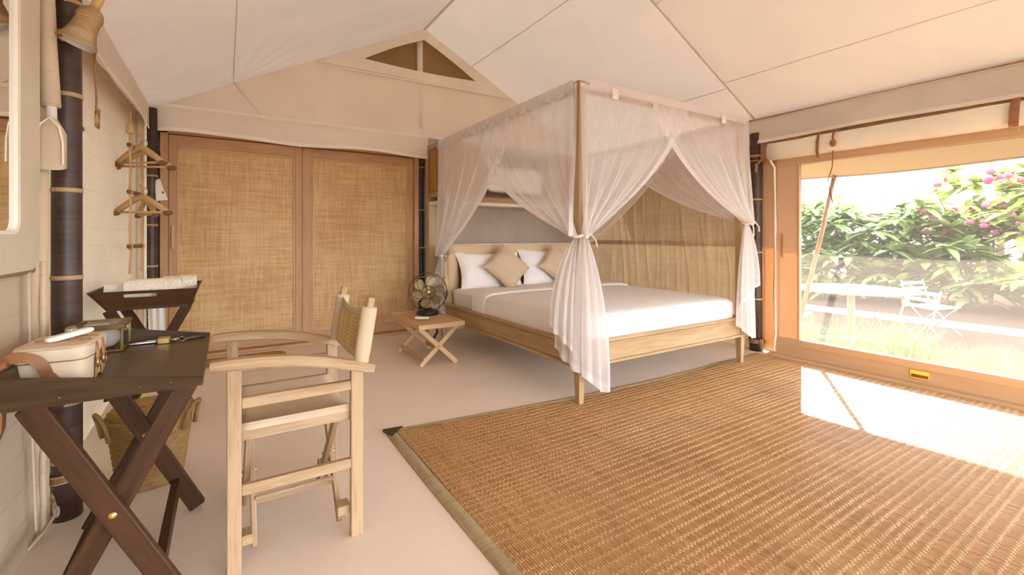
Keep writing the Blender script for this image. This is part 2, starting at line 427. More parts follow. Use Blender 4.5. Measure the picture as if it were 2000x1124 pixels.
RX, RZ, SL = 1.944, 3.505, 0.513          # ridge position, height, roof slope
def roofz(x): return RZ-SL*abs(x-RX)
ceil = struct('ceiling', (1.9, 2, 2.2))
def roof_panel(x0, x1, y0, y1, mat, nu=30, nv=40, pull=None):
    x0 -= 0.004; x1 += 0.004; y1 += 0.02 if y1 < 3 else 0
    def f(u, v):
        x = lerp(x0, x1, u); y = lerp(y0, y1, v)
        z = roofz(x)-0.012*math.sin(PI*u)*math.sin(PI*v)+0.010*nz(x*1.3, y*1.3, 3)
        if pull:
            dx, dy = x-pull[0], y-pull[1]; d = math.hypot(dx, dy)
            if d > 0.02:
                a = math.atan2(dy, dx); z += 0.016*math.exp(-d*1.7)*math.sin(a*23+2*math.sin(a*5))*min(1, d*5)
        return (x, y, z)
    MB().grid(f, nu, nv).build('roof_panel', mat, ceil, True)
roof_panel(0.06, RX, 2.5, 5.48, 'roof_back', 70, 90, (0.06, 5.0))
roof_panel(-0.9, 0.06, 2.5, 5.48, 'roof_back', 70, 90, (0.06, 5.0))
roof_panel(RX, 2.56, 2.5, 5.48, 'roof_back')
roof_panel(2.56, 3.95, 2.5, 5.48, 'roof_back')
roof_panel(3.95, 4.75, 2.5, 5.48, 'roof_back')
for (a, b) in ((-0.9, RX), (RX, 2.95), (2.95, 3.88), (3.88, 4.75)):
    roof_panel(a, b, -3.2, 2.5, 'roof_front')
MB().ribbon([(RX, lerp(-3.1, 5.0, k/10), RZ-0.012) for k in range(11)], 0.03, 0.004).build('ridge_tape', 'gable', ceil)

# ---- back wall: gable with vent, valance, board behind the bed
wb = struct('wall_back', (1.9, 5.0, 0))
GY = 5.0
def gz(x, y):      # small hang of the gable cloth
    return 0.02*nz(x*1.5, y*2.0, 7)
def vent_in(n=10):
    L = [(1.264, 3.02)]
    for k in range(1, n): t = k/n; L.append((lerp(1.264, 1.944, t), lerp(3.02, 3.375, t)+0.02*math.sin(PI*t)))
    L.append((1.944, 3.378))
    for k in range(1, n): t = k/n; L.append((lerp(1.944, 2.61, t), lerp(3.378, 3.021, t)+0.012*math.sin(PI*t)))
    L.append((2.61, 3.021))
    for k in range(1, n): t = k/n; L.append((lerp(2.61, 1.264, t), 3.02-0.018*math.sin(PI*t)))
    return L
def vent_out(n=10):
    A, B, D = (0.80, 2.895), (1.944, 3.53), (3.12, 2.90)
    L = []
    for P, Q in ((A, B), (B, D), (D, A)):
        for k in range(n): t = k/n; L.append((lerp(P[0], Q[0], t), lerp(P[1], Q[1], t)))
    return L
gm = MB()     # the gable canvas as a ring around the vent band
n = 60; outl = vent_out(20); outr = []
for (x, z) in outl:
    outr.append((x, z))
def gable_sheet():
    # left, right, below
    mb = MB()
    def f(u, v):
        x = lerp(-0.60, 4.42, u); zt = min(roofz(x)+0.03, 2.897 if 0.88 < x < 3.08 else 9)
        z = lerp(2.24, max(zt, 2.26), v); w_ = math.sin(PI*v)*math.sin(PI*u)
        return (x, GY+0.03*w_+gz(x, z)*w_ + 0.012*w_*math.sin(9*x+7*z), z)
    mb.grid(f, 90, 16); return mb
gable_sheet().build('gable_panel', 'gable', wb, True)
mb = MB(); ring_plate(mb, vent_out(), vent_in(), lambda x, z: (x, GY-0.012, z), (0, 0.012, 0)); mb.build('vent_border', 'cream', wb)
MB().prism([(x, GY+0.10, z) for x, z in vent_out()], (0, 0.004, 0)).build('vent_mesh', 'vent', wb)
MB().tube([(1.915, GY+0.055, 2.2), (1.915, GY+0.055, 3.47)], 0.034, 16).build('gable_pole', 'cream', wb, True)
MB().prism([(1.02, GY-0.013, 2.885), (1.03, GY-0.013, 2.865), (3.08, GY-0.013, 2.88), (3.08, GY-0.013, 2.905)], (0, 0.006, 0)).build('vent_piping', 'cream', wb)
# diagonal seam of the gable
MB().ribbon([(0.06, GY-0.005, 2.56), (0.30, GY-0.002, 2.27)], 0.012, 0.006, (0, 1, 0)).build('gable_seam', 'gable', wb)
for k, (x0, x1) in enumerate(((-0.53, 4.40),)):
    MB().grid(lambda u, v: (lerp(x0, x1, u), GY-0.025+0.012*nz(u*30, v, 4), lerp(2.228, 2.272, v)+0.012*nz(u*9, 0, 1)), 80, 2).build('valance_tape', 'cream', wb, True)

def valance(name, f, nu, nv=6):
    o = MB().grid(f, nu, nv).build(name, 'valance', None, True, kind='structure', org=(0, 0, 0))
    return o
t2 = valance('trim_2', lambda u, v: (lerp(-0.527, 4.38, u), GY-0.03-0.024*v*math.sin(u*38+1.5*math.sin(u*9))-0.02*v, lerp(2.24, 2.025, v)+0.012*nz(u*6, 0, 5)+0.014*v*math.sin(u*21)), 120)
ORG[t2.name] = V((0, 0, 0))
MB().grid(lambda u, v: (lerp(-0.527, 4.38, u), GY-0.035-0.024*math.sin(u*38+1.5*math.sin(u*9))-0.02, lerp(2.045, 2.012, v)+0.012*nz(u*6, 0, 5)+0.014*math.sin(u*21)), 120, 1).build('hem', 'cream', t2, True)
t1 = valance('trim_1', lambda u, v: (-0.548+0.010*v*math.sin(u*30)+0.012*v, lerp(-3.0, 4.97, u), lerp(2.20+0.04*u, 2.02, v)+0.012*nz(u*7, 0, 2)), 100)
MB().grid(lambda u, v: (-0.545+0.010*math.sin(u*30)+0.012, lerp(-3.0, 4.97, u), lerp(2.03, 2.008, v)+0.012*nz(u*7, 0, 2)), 100, 1).build('hem', 'cream', t1, True)
t3 = valance('trim_3', lambda u, v: (4.34-0.02*v-0.008*math.sin(u*46)*v, lerp(-3.0, 4.97, u), lerp(2.225, 2.012, v)+0.012*nz(u*8, 1, 2)), 110)
MB().grid(lambda u, v: (4.317-0.008*math.sin(u*46), lerp(-3.0, 4.97, u), lerp(2.03, 2.0, v)+0.012*nz(u*8, 1, 2)), 110, 1).build('hem', 'cream', t3, True)
MB().tube([(4.335, lerp(-3.0, 4.9, k/12), 2.222+0.012*nz(k/12*8, 1, 2)) for k in range(13)], 0.004, 6).build('piping', 'roof_back', t3, True)

# board wall behind the bed
MB().box((1.985, 4.95, 0.0), (4.42, 5.06, 2.24), 0.004).build('board', 'wall_back', wb)
MB().box((1.985, 4.944, 0.0), (2.06, 4.95, 2.1), 0.001).build('edge_cloth', 'tan', wb)
MB().prism([(-0.75, 5.46, 2.12), (4.6, 5.46, 2.12), (4.6, 5.46, 2.14), (RX, 5.46, 3.5), (-0.75, 5.46, 2.14)], (0, 0.01, 0)).build('added_outer_gable', 'outer', wb)  # unseen outer gable, added to stop sun leaks and glow behind the vent
MB().box((-0.75, 5.455, -0.05), (4.6, 5.475, 2.125), 0.002).build('light_block_board', 'leather_dark', wb)  # unseen opaque board, added to keep outside glow out of the lower gaps
MB().box((-0.75, 5.18, 2.105), (4.6, 5.46, 2.125), 0.002).build('light_baffle', 'leather_dark', wb)  # unseen board added to block light coming down from the gable space
MB().box((-0.75, 5.17, -0.02), (-0.44, 5.18, 2.12), 0.001).build('gap_shade_sheet', 'leather_dark', wb)  # dark sheet added behind the corner pole, stands for shade in the gap
MB().box((1.86, 5.34, -0.02), (2.3, 5.35, 2.12), 0.001).build('gap_shade_sheet', 'leather_dark', wb)  # same dark stand-in for shade, behind the pole between door and bed

# ---- left wall
wl = struct('wall_left', (-0.64, 2, 0))
MB().grid(lambda u, v: (-0.62-0.03*math.sin(PI*u)+0.008*nz(u*12, v*5, 1)-0.05*max(0, u-0.8), lerp(2.30, 5.3, u), lerp(-0.02, 2.215, v)), 50, 30).build('canvas_panel', 'wall', wl, True)
MB().grid(lambda u, v: (-0.60+0.012*nz(u*5, v*6, 9)+0.02*(1-v), lerp(-3.1, 2.33, u), lerp(-0.01, 1.02, v)), 30, 24).build('skirt_panel', 'wall_skirt', wl, True)
MB().grid(lambda u, v: (-0.63, lerp(-3.1, 2.33, u), lerp(0.98, 2.21, v)), 6, 6).build('canvas_panel', 'wall', wl, True)
MB().tube([(-0.585, -3.1, 1.0), (-0.585, 1.4, 0.995), (-0.583, 2.26, 0.985)], 0.016, 10).build('hem_roll', 'wall_skirt', wl, True)
MB().ribbon([(-0.572, 2.215, 0.98), (-0.570, 2.225, 0.6), (-0.560, 2.215, 0.3), (-0.555, 2.22, 0.08)], 0.014, 0.006, (1, 0, 0)).build('vertical_seam', 'wall_skirt', wl)
# black plate for the hole in the canvas foot
MB().prism([(-0.655, 3.80, 0.055), (-0.655, 3.86, 0.055), (-0.655, 3.87, 0.11), (-0.655, 3.82, 0.13)], (0.025, 0, 0)).build('eyelet_gap', 'black', wl)

# ---- right wall beside the bed
wr = struct('wall_right', (4.42, 3.7, 0))
def wrf(u, v):
    y = lerp(2.42, 5.0, u); z = lerp(-0.02, 2.21, v)
    return (4.43-0.011*max(0, 1-7*abs(nz(y*5.2+0.25*math.sin(z*3), z*0.35, 2)))-0.006*max(0, 1-6*abs(nz(y*9, z*0.6, 8)))-0.010*nz(y*2.5, z*0.8, 2)-0.004*math.exp(-((z-1.02)/0.05)**2), y, z)
MB().grid(wrf, 240, 40).build('canvas_panel', 'wall_bed', wr, True)
MB().grid(lambda u, v: (wrf(u, 0)[0]*0+wrf(u, (lerp(1.0, 1.055, v)+0.02)/2.23)[0]-0.003, lerp(2.42, 5.0, u), lerp(1.0, 1.055, v)), 240, 2).build('stitched_band', 'wall_bed', wr, True)

# ---- unseen front wall behind the viewer, its opening shaped for the daylight: canvas either side of a wide opening
wf = struct('wall_front', (1.9, -3.1, 0))
MB().prism([(-0.72, -3.12, -0.02), (-0.2, -3.12, -0.02), (-0.2, -3.12, 2.1), (4.25, -3.12, 2.1), (4.25, -3.12, -0.02), (4.5, -3.12, -0.02), (4.5, -3.12, 2.19), (RX, -3.12, RZ), (-0.72, -3.12, 2.13)], (0, 0.01, 0)).build('canvas_panel', 'wall', wf)

# ---- window wall with screen
w1 = struct('window_1', (4.33, 0.5, 0))
WX = 4.33
MB().box((WX-0.02, -3.0, 0.022), (WX+0.05, 2.26, 0.182), 0.006).build('bottom_rail', 'frame', w1)
MB().box((WX-0.028, -3.0, 0.12), (WX-0.018, 2.07, 0.128), 0.002).build('rail_groove', 'frame', w1)
MB().box((WX-0.02, -3.0, 1.745), (WX+0.05, 2.26, 1.83), 0.006).build('top_rail', 'frame', w1)
MB().grid(lambda u, v: (WX, lerp(2.074, 2.262, u), lerp(0.18, 1.80, v)), 4, 8).build('stile_canvas', 'stile', w1)
MB().box((WX-0.005, 2.066, 0.18), (WX+0.035, 2.082, 1.78), 0.002).build('stile_edge', 'frame', w1)
MB().box((WX-0.012, 2.205, 0.91), (WX-0.001, 2.218, 1.13), 0.003).build('slot', 'leather_tan', w1)
MB().grid(lambda u, v: (WX+0.012, lerp(-3.0, 2.07, u), lerp(0.18, 1.75, v)), 2, 2).build('insect_screen', 'screen', w1)
MB().box((WX-0.026, 1.175, 0.052), (WX-0.019, 1.285, 0.118), 0.002).build('finger_plate', 'brass_bright', w1)
MB().box((WX-0.030, 1.182, 0.066), (WX-0.0255, 1.278, 0.088), 0.001).build('finger_slot', 'antique', w1)
MB().box((WX+0.01, -3.0, 1.83), (WX+0.09, 4.95, 2.24), 0.003).build('lintel', 'leather_tan', w1)
MB().grid(lambda u, v: (4.385, lerp(2.262, 2.42, u), lerp(0.02, 1.98, v)), 3, 8).build('edge_canvas', 'stile', w1)
tr4 = MB(); tr4.sweep([(4.285, -3.0, 0.0), (4.285, 2.32, 0.0)], [(-0.035, 0), (0.03, 0), (0.03, 0.028), (-0.02, 0.024), (-0.035, 0.012)]); tr4.build('trim_4', 'frame', kind='structure')
# roll-up canvas blind over the screen, its edge rope, straps
rb = thing('rolled_canvas_blind', 'cream canvas blind rolled up above the big screened opening', 'blind', (4.26, 0.4, 1.8))
prof = [(0.075*math.copysign(abs(math.cos(a))**0.75, math.cos(a))*0.75, 0.08*math.copysign(abs(math.sin(a))**0.75, math.sin(a))) for a in [2*PI*k/20 for k in range(20)]]
MB().sweep([(4.27+0.004*math.sin(k), lerp(-2.9, 2.30, k/40), 1.885+0.006*nz(k*0.35, 0, 1)) for k in range(41)], prof, (0, 0, 1), [1+0.05*nz(k*0.8, 3, 1) for k in range(41)]).build('roll', 'cream', rb, True)
MB().tube([(4.25, 2.30, 1.90), (4.262, 2.285, 1.80), (4.30, 2.268, 1.74), (4.305, 2.265, 1.2), (4.30, 2.272, 0.6), (4.30, 2.26, 0.2), (4.285, 2.27, 0.05)], 0.011, 8).build('edge_rope', 'cream', rb, True)
def strap_loop(name, y, label, hang=0.03, wd=0.022):
    t = thing(name, label, 'strap', (4.2, y, 1.78), 'leather straps of the rolled blind')
    MB().ribbon([(4.30, y, 1.985), (4.215, y, 1.975), (4.197, y+0.004, 1.90), (4.20, y+0.008, 1.82), (4.222, y+0.01, 1.79-hang)], wd, 0.004, (0.3, 0, 1)).build('strap', 'leather', t)
    b = MB(); z = 1.80-hang
    b.tube([(4.195, y-0.014, z), (4.195, y+0.022, z), (4.198, y+0.022, z-0.04), (4.198, y-0.014, z-0.04)], 0.003, 6, (1, 0, 0), loop=True); b.build('buckle', 'brass', t, True)
    return t
strap_loop('leather_strap', 1.86, 'brown leather strap with low buckle on the blind roll, nearer the bed', 0.02)
t = thing('leather_strap', 'short knotted leather strap on the blind roll beside the hanging cord', 'strap', (4.2, 1.74, 1.85), 'leather straps of the rolled blind')
MB().ribbon([(4.28, 1.735, 1.99), (4.215, 1.745, 1.975), (4.195, 1.75, 1.92), (4.19, 1.742, 1.88)], 0.022, 0.005, (0.3, 0, 1)).build('strap', 'leather', t)
MB().superell((4.19, 1.745, 1.865), (0.016, 0.022, 0.03), 0.8, 0.8, 12, 8).build('knot', 'leather', t, True)
strap_loop('leather_strap', 0.735, 'brown leather strap with buckle on the blind roll at the right edge', -0.01, 0.045)
t = thing('blind_cord', 'thin dark cord hanging down across the screen from the blind', 'cord', (4.24, 1.78, 1.4))
MB().tube([(4.24, 1.765, 1.82), (4.24, 1.77, 1.68), (4.235, 1.80, 1.57), (4.235, 1.785, 1.48), (4.24, 1.768, 1.38)], 0.0045, 6).build('cord', 'leather', t, True)

# ================================================================== RATTAN DOORS
def rattan_door(name, x0, x1, y, z0, z1, px0, px1, pz0, pz1, handle=None):
    d = struct(name, ((x0+x1)/2, y, z0))
    th = 0.035
    MB().box((x0, y, z0), (px0, y+th, z1)).build('stile', 'teak', d)
    MB().box((px1, y, z0), (x1, y+th, z1)).build('stile', 'teak', d)
    MB().box((px0, y+0.001, pz1), (px1, y+th, z1)).build('top_rail', 'teak', d)
    MB().box((px0, y+0.001, z0), (px1, y+th, pz0)).build('bottom_rail', 'teak', d)
    b = 0.018
    for q, (a, c) in enumerate((((px0, pz0), (px0+b, pz1)), ((px1-b, pz0), (px1, pz1)), ((px0+b, pz1-b), (px1-b, pz1)), ((px0+b, pz0), (px1-b, pz0+b)))):
        MB().box((a[0], y+0.004, a[1]), (c[0], y+0.02, c[1]), 0.003).build('bead', 'teak_bead', d)
    m = MB(); nu = nv = 2
    m.grid(lambda u, v: (lerp(px0, px1, u), y+0.014, lerp(pz0, pz1, v)), 2, 2, gfn=lambda u, v: (lerp(px0, px1, u)+5, lerp(pz0, pz1, v)+5, 0))
    m.build('rattan_panel', 'rattan', d)
    if handle:
        hb = MB(); hb.box((handle-0.014, y-0.018, 0.99), (handle+0.014, y, 1.20), 0.006); hb.build('door_handle', 'teak_bead', d)
    return d
rattan_door('door_1', -0.430, 0.662, 5.08, 0.03, 2.02, -0.372, 0.600, 0.17, 1.915, handle=-0.398)
rattan_door('door_2', 0.668, 1.855, 5.11, 0.03, 2.02, 0.765, 1.79, 0.12, 1.925)
jm = struct('trim_5', (0.7, 5.08, 0))
MB().box((-0.49, 5.06, 0.0), (-0.432, 5.14, 2.06)).build('jamb', 'teak', jm)
MB().box((1.857, 5.07, 0.0), (1.91, 5.15, 2.06)).build('jamb', 'teak', jm)
MB().box((-0.49, 5.06, 2.025), (1.91, 5.15, 2.10)).build('head_rail', 'teak', jm)
MB().box((-0.49, 5.0, 0.0), (1.93, 5.16, 0.028)).build('floor_track', 'teak', jm)

# ================================================================== BAMBOO POLES
def bamboo(x, y, r, z0, z1, nodes, label, lean=0.0):
    t = thing('bamboo_pole', label, 'pole', (x, y, z0), 'dark bamboo tent poles')
    zs = [z0]
    for q in nodes: zs += [q-0.02, q, q+0.02]
    zs = sorted(set([z for z in zs if z0 <= z <= z1]+[z1]))
    pr = [(r*(1.03 if any(abs(z-q) < 0.005 for q in nodes) else 1.0)*(1.0-0.03*(z-z0)), z-z0) for z in zs]
    MB().lathe(pr, 28, Matrix.Translation((x, y, z0))).build('culm', 'bamboo', t, True)
    for q in nodes:
        MB().lathe([(r*0.99, -0.008), (r*1.05, -0.004), (r*1.06, 0.003), (r*0.99, 0.009)], 28, Matrix.Translation((x, y, q)), cap=False).build('node_ring', 'node', t, True)
    return t
bamboo(-0.528, 2.45, 0.047, 0.0, 2.25, [0.225, 0.45, 0.94, 1.282, 1.655, 2.02], 'thick dark bamboo pole beside the mirror, with five pale node rings')
bamboo(-0.535, 4.93, 0.045, 0.0, 2.2, [0.42, 0.85, 1.2, 1.62], 'dark bamboo pole in the corner behind the coat hangers')
bamboo(1.985, 5.22, 0.062, 0.0, 2.09, [0.62, 0.97, 1.42, 1.93], 'dark bamboo pole in the gap between rattan door and bed')
bamboo(4.355, 2.475, 0.058, 0.0, 2.1, [0.5, 0.95, 1.46, 1.88], 'dark bamboo pole between the bed canopy and the screened opening')
def foot_strap(x, y, r, z, label, tail):
    t = thing('foot_strap', label, 'strap', (x, y, z-0.02), None)
    MB().ribbon([(x+r*math.cos(a), y+r*math.sin(a), z+0.006*math.cos(a)) for a in [2*PI*k/24 for k in range(24)]], 0.004, 0.034, (0, 0, 1), loop=True).build('strap', 'leather', t)
    for dz in (-0.013, 0.013):
        MB().tube([(x+(r+0.003)*math.cos(a), y+(r+0.003)*math.sin(a), z+dz+0.006*math.cos(a)) for a in [2*PI*k/24 for k in range(24)]], 0.0012, 4, loop=True).build('stitch_line', 'stitch', t)
    MB().ribbon([(x-r*0.9, y-r*0.5, z), (x+tail[0], y+tail[1], z-0.01), (x+tail[0]*1.4, y+tail[1]*1.3, z+0.015)], 0.004, 0.03).build('strap_end', 'leather', t)
    return t
foot_strap(-0.528, 2.45, 0.052, 0.165, 'brown stitched leather strap around the foot of the near bamboo pole', (-0.06, -0.05))
t = foot_strap(4.355, 2.475, 0.064, 0.10, 'leather strap with brass buckles around the pole foot beside the bed', (-0.02, -0.08))
for k in range(3):
    y = 2.40-0.02*k
    MB().tube([(4.30+0.02*k, y, 0.08), (4.30+0.02*k, y-0.02, 0.08), (4.30+0.02*k, y-0.02, 0.125), (4.30+0.02*k, y, 0.125)], 0.004, 6, (1, 0, 0), loop=True).build('buckle', 'brass_bright', t, True)
# upper strap of the right pole
t = thing('tie_strap', 'tan leather tie knotted around the pole top beside the blind', 'strap', (4.30, 2.42, 1.80))
MB().tube([(4.36+0.068*math.cos(a), 2.475+0.068*math.sin(a), 1.83) for a in [2*PI*k/20 for k in range(20)]], 0.006, 6, loop=True).build('loop', 'leather_tan', t, True)
MB().ribbon([(4.30, 2.43, 1.80), (4.27, 2.36, 1.83), (4.27, 2.30, 1.86)], 0.006, 0.02, (0, 0, 1)).build('tail', 'leather_tan', t)
MB().ribbon([(4.295, 2.44, 1.80), (4.285, 2.43, 1.76), (4.29, 2.44, 1.72)], 0.02, 0.004, (1, 0, 0)).build('tail', 'leather_tan', t)

# rolled canvas columns, lacing, sleeve pole, pouch, tabs on the left wall
t = thing('rolled_canvas_column', 'tan canvas wall edge rolled upright between mirror and near bamboo pole', 'canvas roll', (-0.585, 2.345, 0.0))
MB().tube([(-0.585+0.006*nz(k, 0, 1), 2.345+0.012*nz(k*0.7, 5, 1), 0.02+k*0.125) for k in range(17)], 0.032, 14, (0, 1, 0)).build('roll', 'tan', t, True)
MB().tube([(-0.563+0.005*nz(k, 8, 1), 2.318+0.008*nz(k*0.9, 5, 1), 0.02+k*0.062) for k in range(17)], 0.010, 8, (0, 1, 0)).build('piping', 'wall_skirt', t, True)
t = thing('rolled_canvas_column', 'pale canvas rolled upright in the corner behind the coat hangers', 'canvas roll', (-0.575, 4.70, 0.0))
MB().tube([(-0.575+0.004*nz(k, 0, 1), 4.70+0.008*nz(k*0.7, 5, 1), 0.02+k*0.13) for k in range(17)], 0.034, 14, (0, 1, 0)).build('roll', 'wall_skirt', t, True)
MB().tube([(-0.545, 4.665, 0.02+k*0.13) for k in range(17)], 0.010, 8, (0, 1, 0)).build('piping', 'cream', t, True)
t = thing('lacing_rope', 'white rope lacing the canvas wall to the floor beside near bamboo pole', 'rope', (-0.56, 2.32, 0.0))
for k in range(2):
    MB().tube([(-0.565+0.012*k, 2.42-0.04*k, 0.115-0.015*k), (-0.545+0.008*k, 2.39-0.05*k, 0.06), (-0.555, 2.33-0.05*k, 0.035), (-0.58, 2.28-0.05*k, 0.012)], 0.0055, 8).build('cord', 'cord', t, True)
MB().superell((-0.545, 2.395, 0.05), (0.010, 0.010, 0.022), 0.8, 0.8, 10, 8).build('knot', 'cord', t, True)
t = thing('white_pole', 'white pole in a tan canvas sleeve with flap pouch at its end, beside mirror', 'pole', (-0.545, 2.30, 1.34))
MB().tube([(-0.553, 2.30, 2.15), (-0.535, 2.30, 1.50)], 0.015, 12, (0, 1, 0)).build('tube', 'white', t, True)
MB().tube([(-0.556, 2.30, 2.15), (-0.545, 2.30, 1.80), (-0.537, 2.30, 1.575)], 0.024, 12, (0, 1, 0), [1, 1, 1.12]).build('sleeve', 'wall_skirt', t, True)
def pouch(u, v):
    a = 2*PI*u; k = [0.35, 0.95, 1.0, 1.0, 1.0][min(4, int(v*4))] if v < 1 else 1.0
    k = min(1.0, 0.38+v*2.2)
    return (-0.535+0.040*k*math.copysign(abs(math.cos(a))**0.6, math.cos(a)), 2.29+0.03*k*math.copysign(abs(math.sin(a))**0.6, math.sin(a)), lerp(1.53, 1.35, v)+0.01*math.sin(a)*v)
pm = MB(); pm.grid(pouch, 28, 10, True); pm.build('pouch', 'seat', t, True)
MB().ribbon([(-0.565, 2.255, 1.45), (-0.555, 2.25, 1.50), (-0.53, 2.25, 1.525), (-0.505, 2.252, 1.495), (-0.497, 2.257, 1.44), (-0.496, 2.258, 1.36)], 0.004, 0.010, (0, 1, 0)).build('flap_edge', 'cream', t)

def tab(name, pts, th, eye, label):
    o = thing(name, label, 'canvas tab', V(pts[0]), None)
    MB().prism(pts, th).build('cloth', 'cream', o)
    MB().lathe([(0.010, -0.002), (0.011, 0.002), (0.005, 0.003), (0.005, -0.002)], 14, rot_to((1, -0.3, 0), eye)).build('grommet', 'antique', o, True)
tab('canvas_tab', [(-0.585, 2.80, 1.665), (-0.57, 2.86, 1.62), (-0.545, 2.95, 1.555), (-0.56, 2.84, 1.545), (-0.59, 2.80, 1.535)], (0.004, 0.003, 0), (-0.560, 2.845, 1.60), 'small pale canvas tab with eyelet behind the near bamboo pole')
tab('canvas_tab', [(-0.475, 4.90, 1.60), (-0.46, 4.90, 1.55), (-0.42, 4.90, 1.42), (-0.50, 4.90, 1.405), (-0.51, 4.90, 1.58)], (0, 0.004, 0), (-0.452, 4.894, 1.48), 'pale canvas tab with eyelet on the corner pole below the hangers')
MB().prism([(-0.505, 4.90, 2.12), (-0.47, 4.90, 1.80), (-0.52, 4.90, 1.82)], (0.0, 0.02, 0)).build('pole_flap', 'black')
tag(bpy.data.objects['pole_flap'], 'small dark grey pointed flap hanging where the two valances meet', 'flap')
t = thing('buckle_strap', 'long brown leather strap with open buckle hanging on the left canvas wall', 'strap', (-0.57, 3.1, 1.67))
MB().ribbon([(-0.575, 3.13, 2.10), (-0.568, 3.125, 1.95), (-0.562, 3.13, 1.80), (-0.565, 3.125, 1.735)], 0.038, 0.004, (1, 0.3, 0)).build('strap', 'leather_tan', t)
MB().ribbon([(-0.575, 3.16, 2.10), (-0.572, 3.16, 1.9), (-0.57, 3.155, 1.74)], 0.020, 0.003, (1, 0.3, 0)).build('strap_end', 'leather_tan', t)
MB().tube([(-0.56, 3.095, 1.74), (-0.56, 3.165, 1.74), (-0.56, 3.160, 1.665), (-0.56, 3.10, 1.665)], 0.005, 8, (1, 0, 0), loop=True).build('buckle', 'brass', t, True)
MB().ribbon([(-0.558, 3.08, 1.755), (-0.558, 3.17, 1.75)], 0.006, 0.022, (0, 0, 1)).build('keeper', 'leather_tan', t)

# mirror
mr = thing('wall_mirror', 'big mirror in wide cream frame with rounded corners on the left wall', 'mirror', (-0.585, 1.6, 0.985))
fr = MB(); ring_plate(fr, rrect(1.50, 1.75, 0.752, 0.762, 0.09, 8), rrect(1.50, 1.78, 0.572, 0.672, 0.045, 8), lambda y, z: (-0.60, y, z), (0.045, 0, 0)); fr.build('frame', 'mirror_frame', mr)
fr = MB(); ring_plate(fr, rrect(1.50, 1.78, 0.572, 0.672, 0.045, 8), rrect(1.50, 1.78, 0.562, 0.662, 0.04, 8), lambda y, z: (-0.598, y, z), (0.040, 0, 0)); fr.build('inner_bead', 'cream', mr)
MB().prism([(-0.572, y, z) for y, z in rrect(1.50, 1.78, 0.568, 0.668, 0.04, 6)], (0.004, 0, 0)).build('mirror_glass', 'mirror', mr)

# rope lamp
ax = V((0.33, 0.0, 0.94)).normalized()
lp = thing('rope_lamp', 'bell shaped lamp wound in jute rope hanging off the near bamboo pole', 'lamp', (-0.468, 2.3, 1.80))
LM = rot_to(ax, (-0.470, 2.30, 1.822))
pr = []
for k in range(61):
    t = k/60; z = 0.150*t
    r = (lerp(0.060, 0.056, t/0.08) if t < 0.08 else lerp(0.056, 0.039, ((t-0.08)/0.30)**0.75) if t < 0.38 else
         lerp(0.039, 0.036, (t-0.38)/0.30) if t < 0.68 else 0.036*math.sqrt(max(0.0, 1-((t-0.68)/0.34)**2))+0.004)
    pr.append((r, z))
pr2 = []
for i, (r, z) in enumerate(pr): pr2 += [(r-0.002, z), (r+0.0015, z+0.0013)]
MB().lathe(pr2, 40, LM, cap=False).build('shade', 'rope', lp, True)
MB().lathe([(0.0565, -0.001), (0.055, 0.006), (0.036, 0.06), (0.01, 0.10)], 32, LM, cap=False).build('lining', 'white', lp, True)
MB().lathe([(0.001, 0.055), (0.02, 0.05), (0.03, 0.035), (0.026, 0.018), (0.012, 0.006), (0.001, 0.004)], 20, LM).build('bulb', 'white', lp, True)
tip = LM @ V((0, 0, 0.15))
MB().tube([tip+ax*(0.02*k) for k in range(9)], 0.016, 12, (0, 1, 0), [1+0.04*math.sin(k*2.5) for k in range(9)]).build('rope_neck', 'rope', lp, True)
MB().ribbon([(-0.53, 2.41, 1.865), (-0.535, 2.34, 1.862), (-0.52, 2.30, 1.853), (-0.505, 2.29, 1.843)], 0.004, 0.026).build('bracket', 'leather_tan', lp)

# ================================================================== ROPE LADDER AND HANGERS
rl = thing('rope_ladder_rack', 'rope ladder with wooden rungs hanging in the left corner for coat hangers', 'rack', (-0.53, 4.1, 0.85))
P1 = lambda z: V((-0.545, 3.98, z)); P2 = lambda z: V((-0.515, 4.24, z))
for P, zt in ((P1, 1.95), (P2, 1.90)):
    MB().tube([P(zt)+V((0.003*math.sin(k*1.7), 0.003*math.cos(k), 0))-V((0, 0, (zt-0.85)*k/14)) for k in range(15)], 0.0065, 8, (0, 1, 0)).build('rope', 'rope', rl, True)
for z in (1.72, 1.405, 1.035):
    a, b = P1(z), P2(z); d = (b-a)
    MB().tube([a-d*0.12, a, b, b+d*0.12], 0.014, 10, scale=[0.9, 1, 1, 0.9]).build('rung', 'knob', rl, True)
    for q in (a, b): MB().superell(q, (0.018, 0.018, 0.022), 0.8, 0.8, 10, 8).build('knot', 'rope', rl, True)
MB().superell(P1(1.83), (0.025, 0.025, 0.035), 0.8, 0.8, 10, 8).build('knot', 'rope', rl, True)
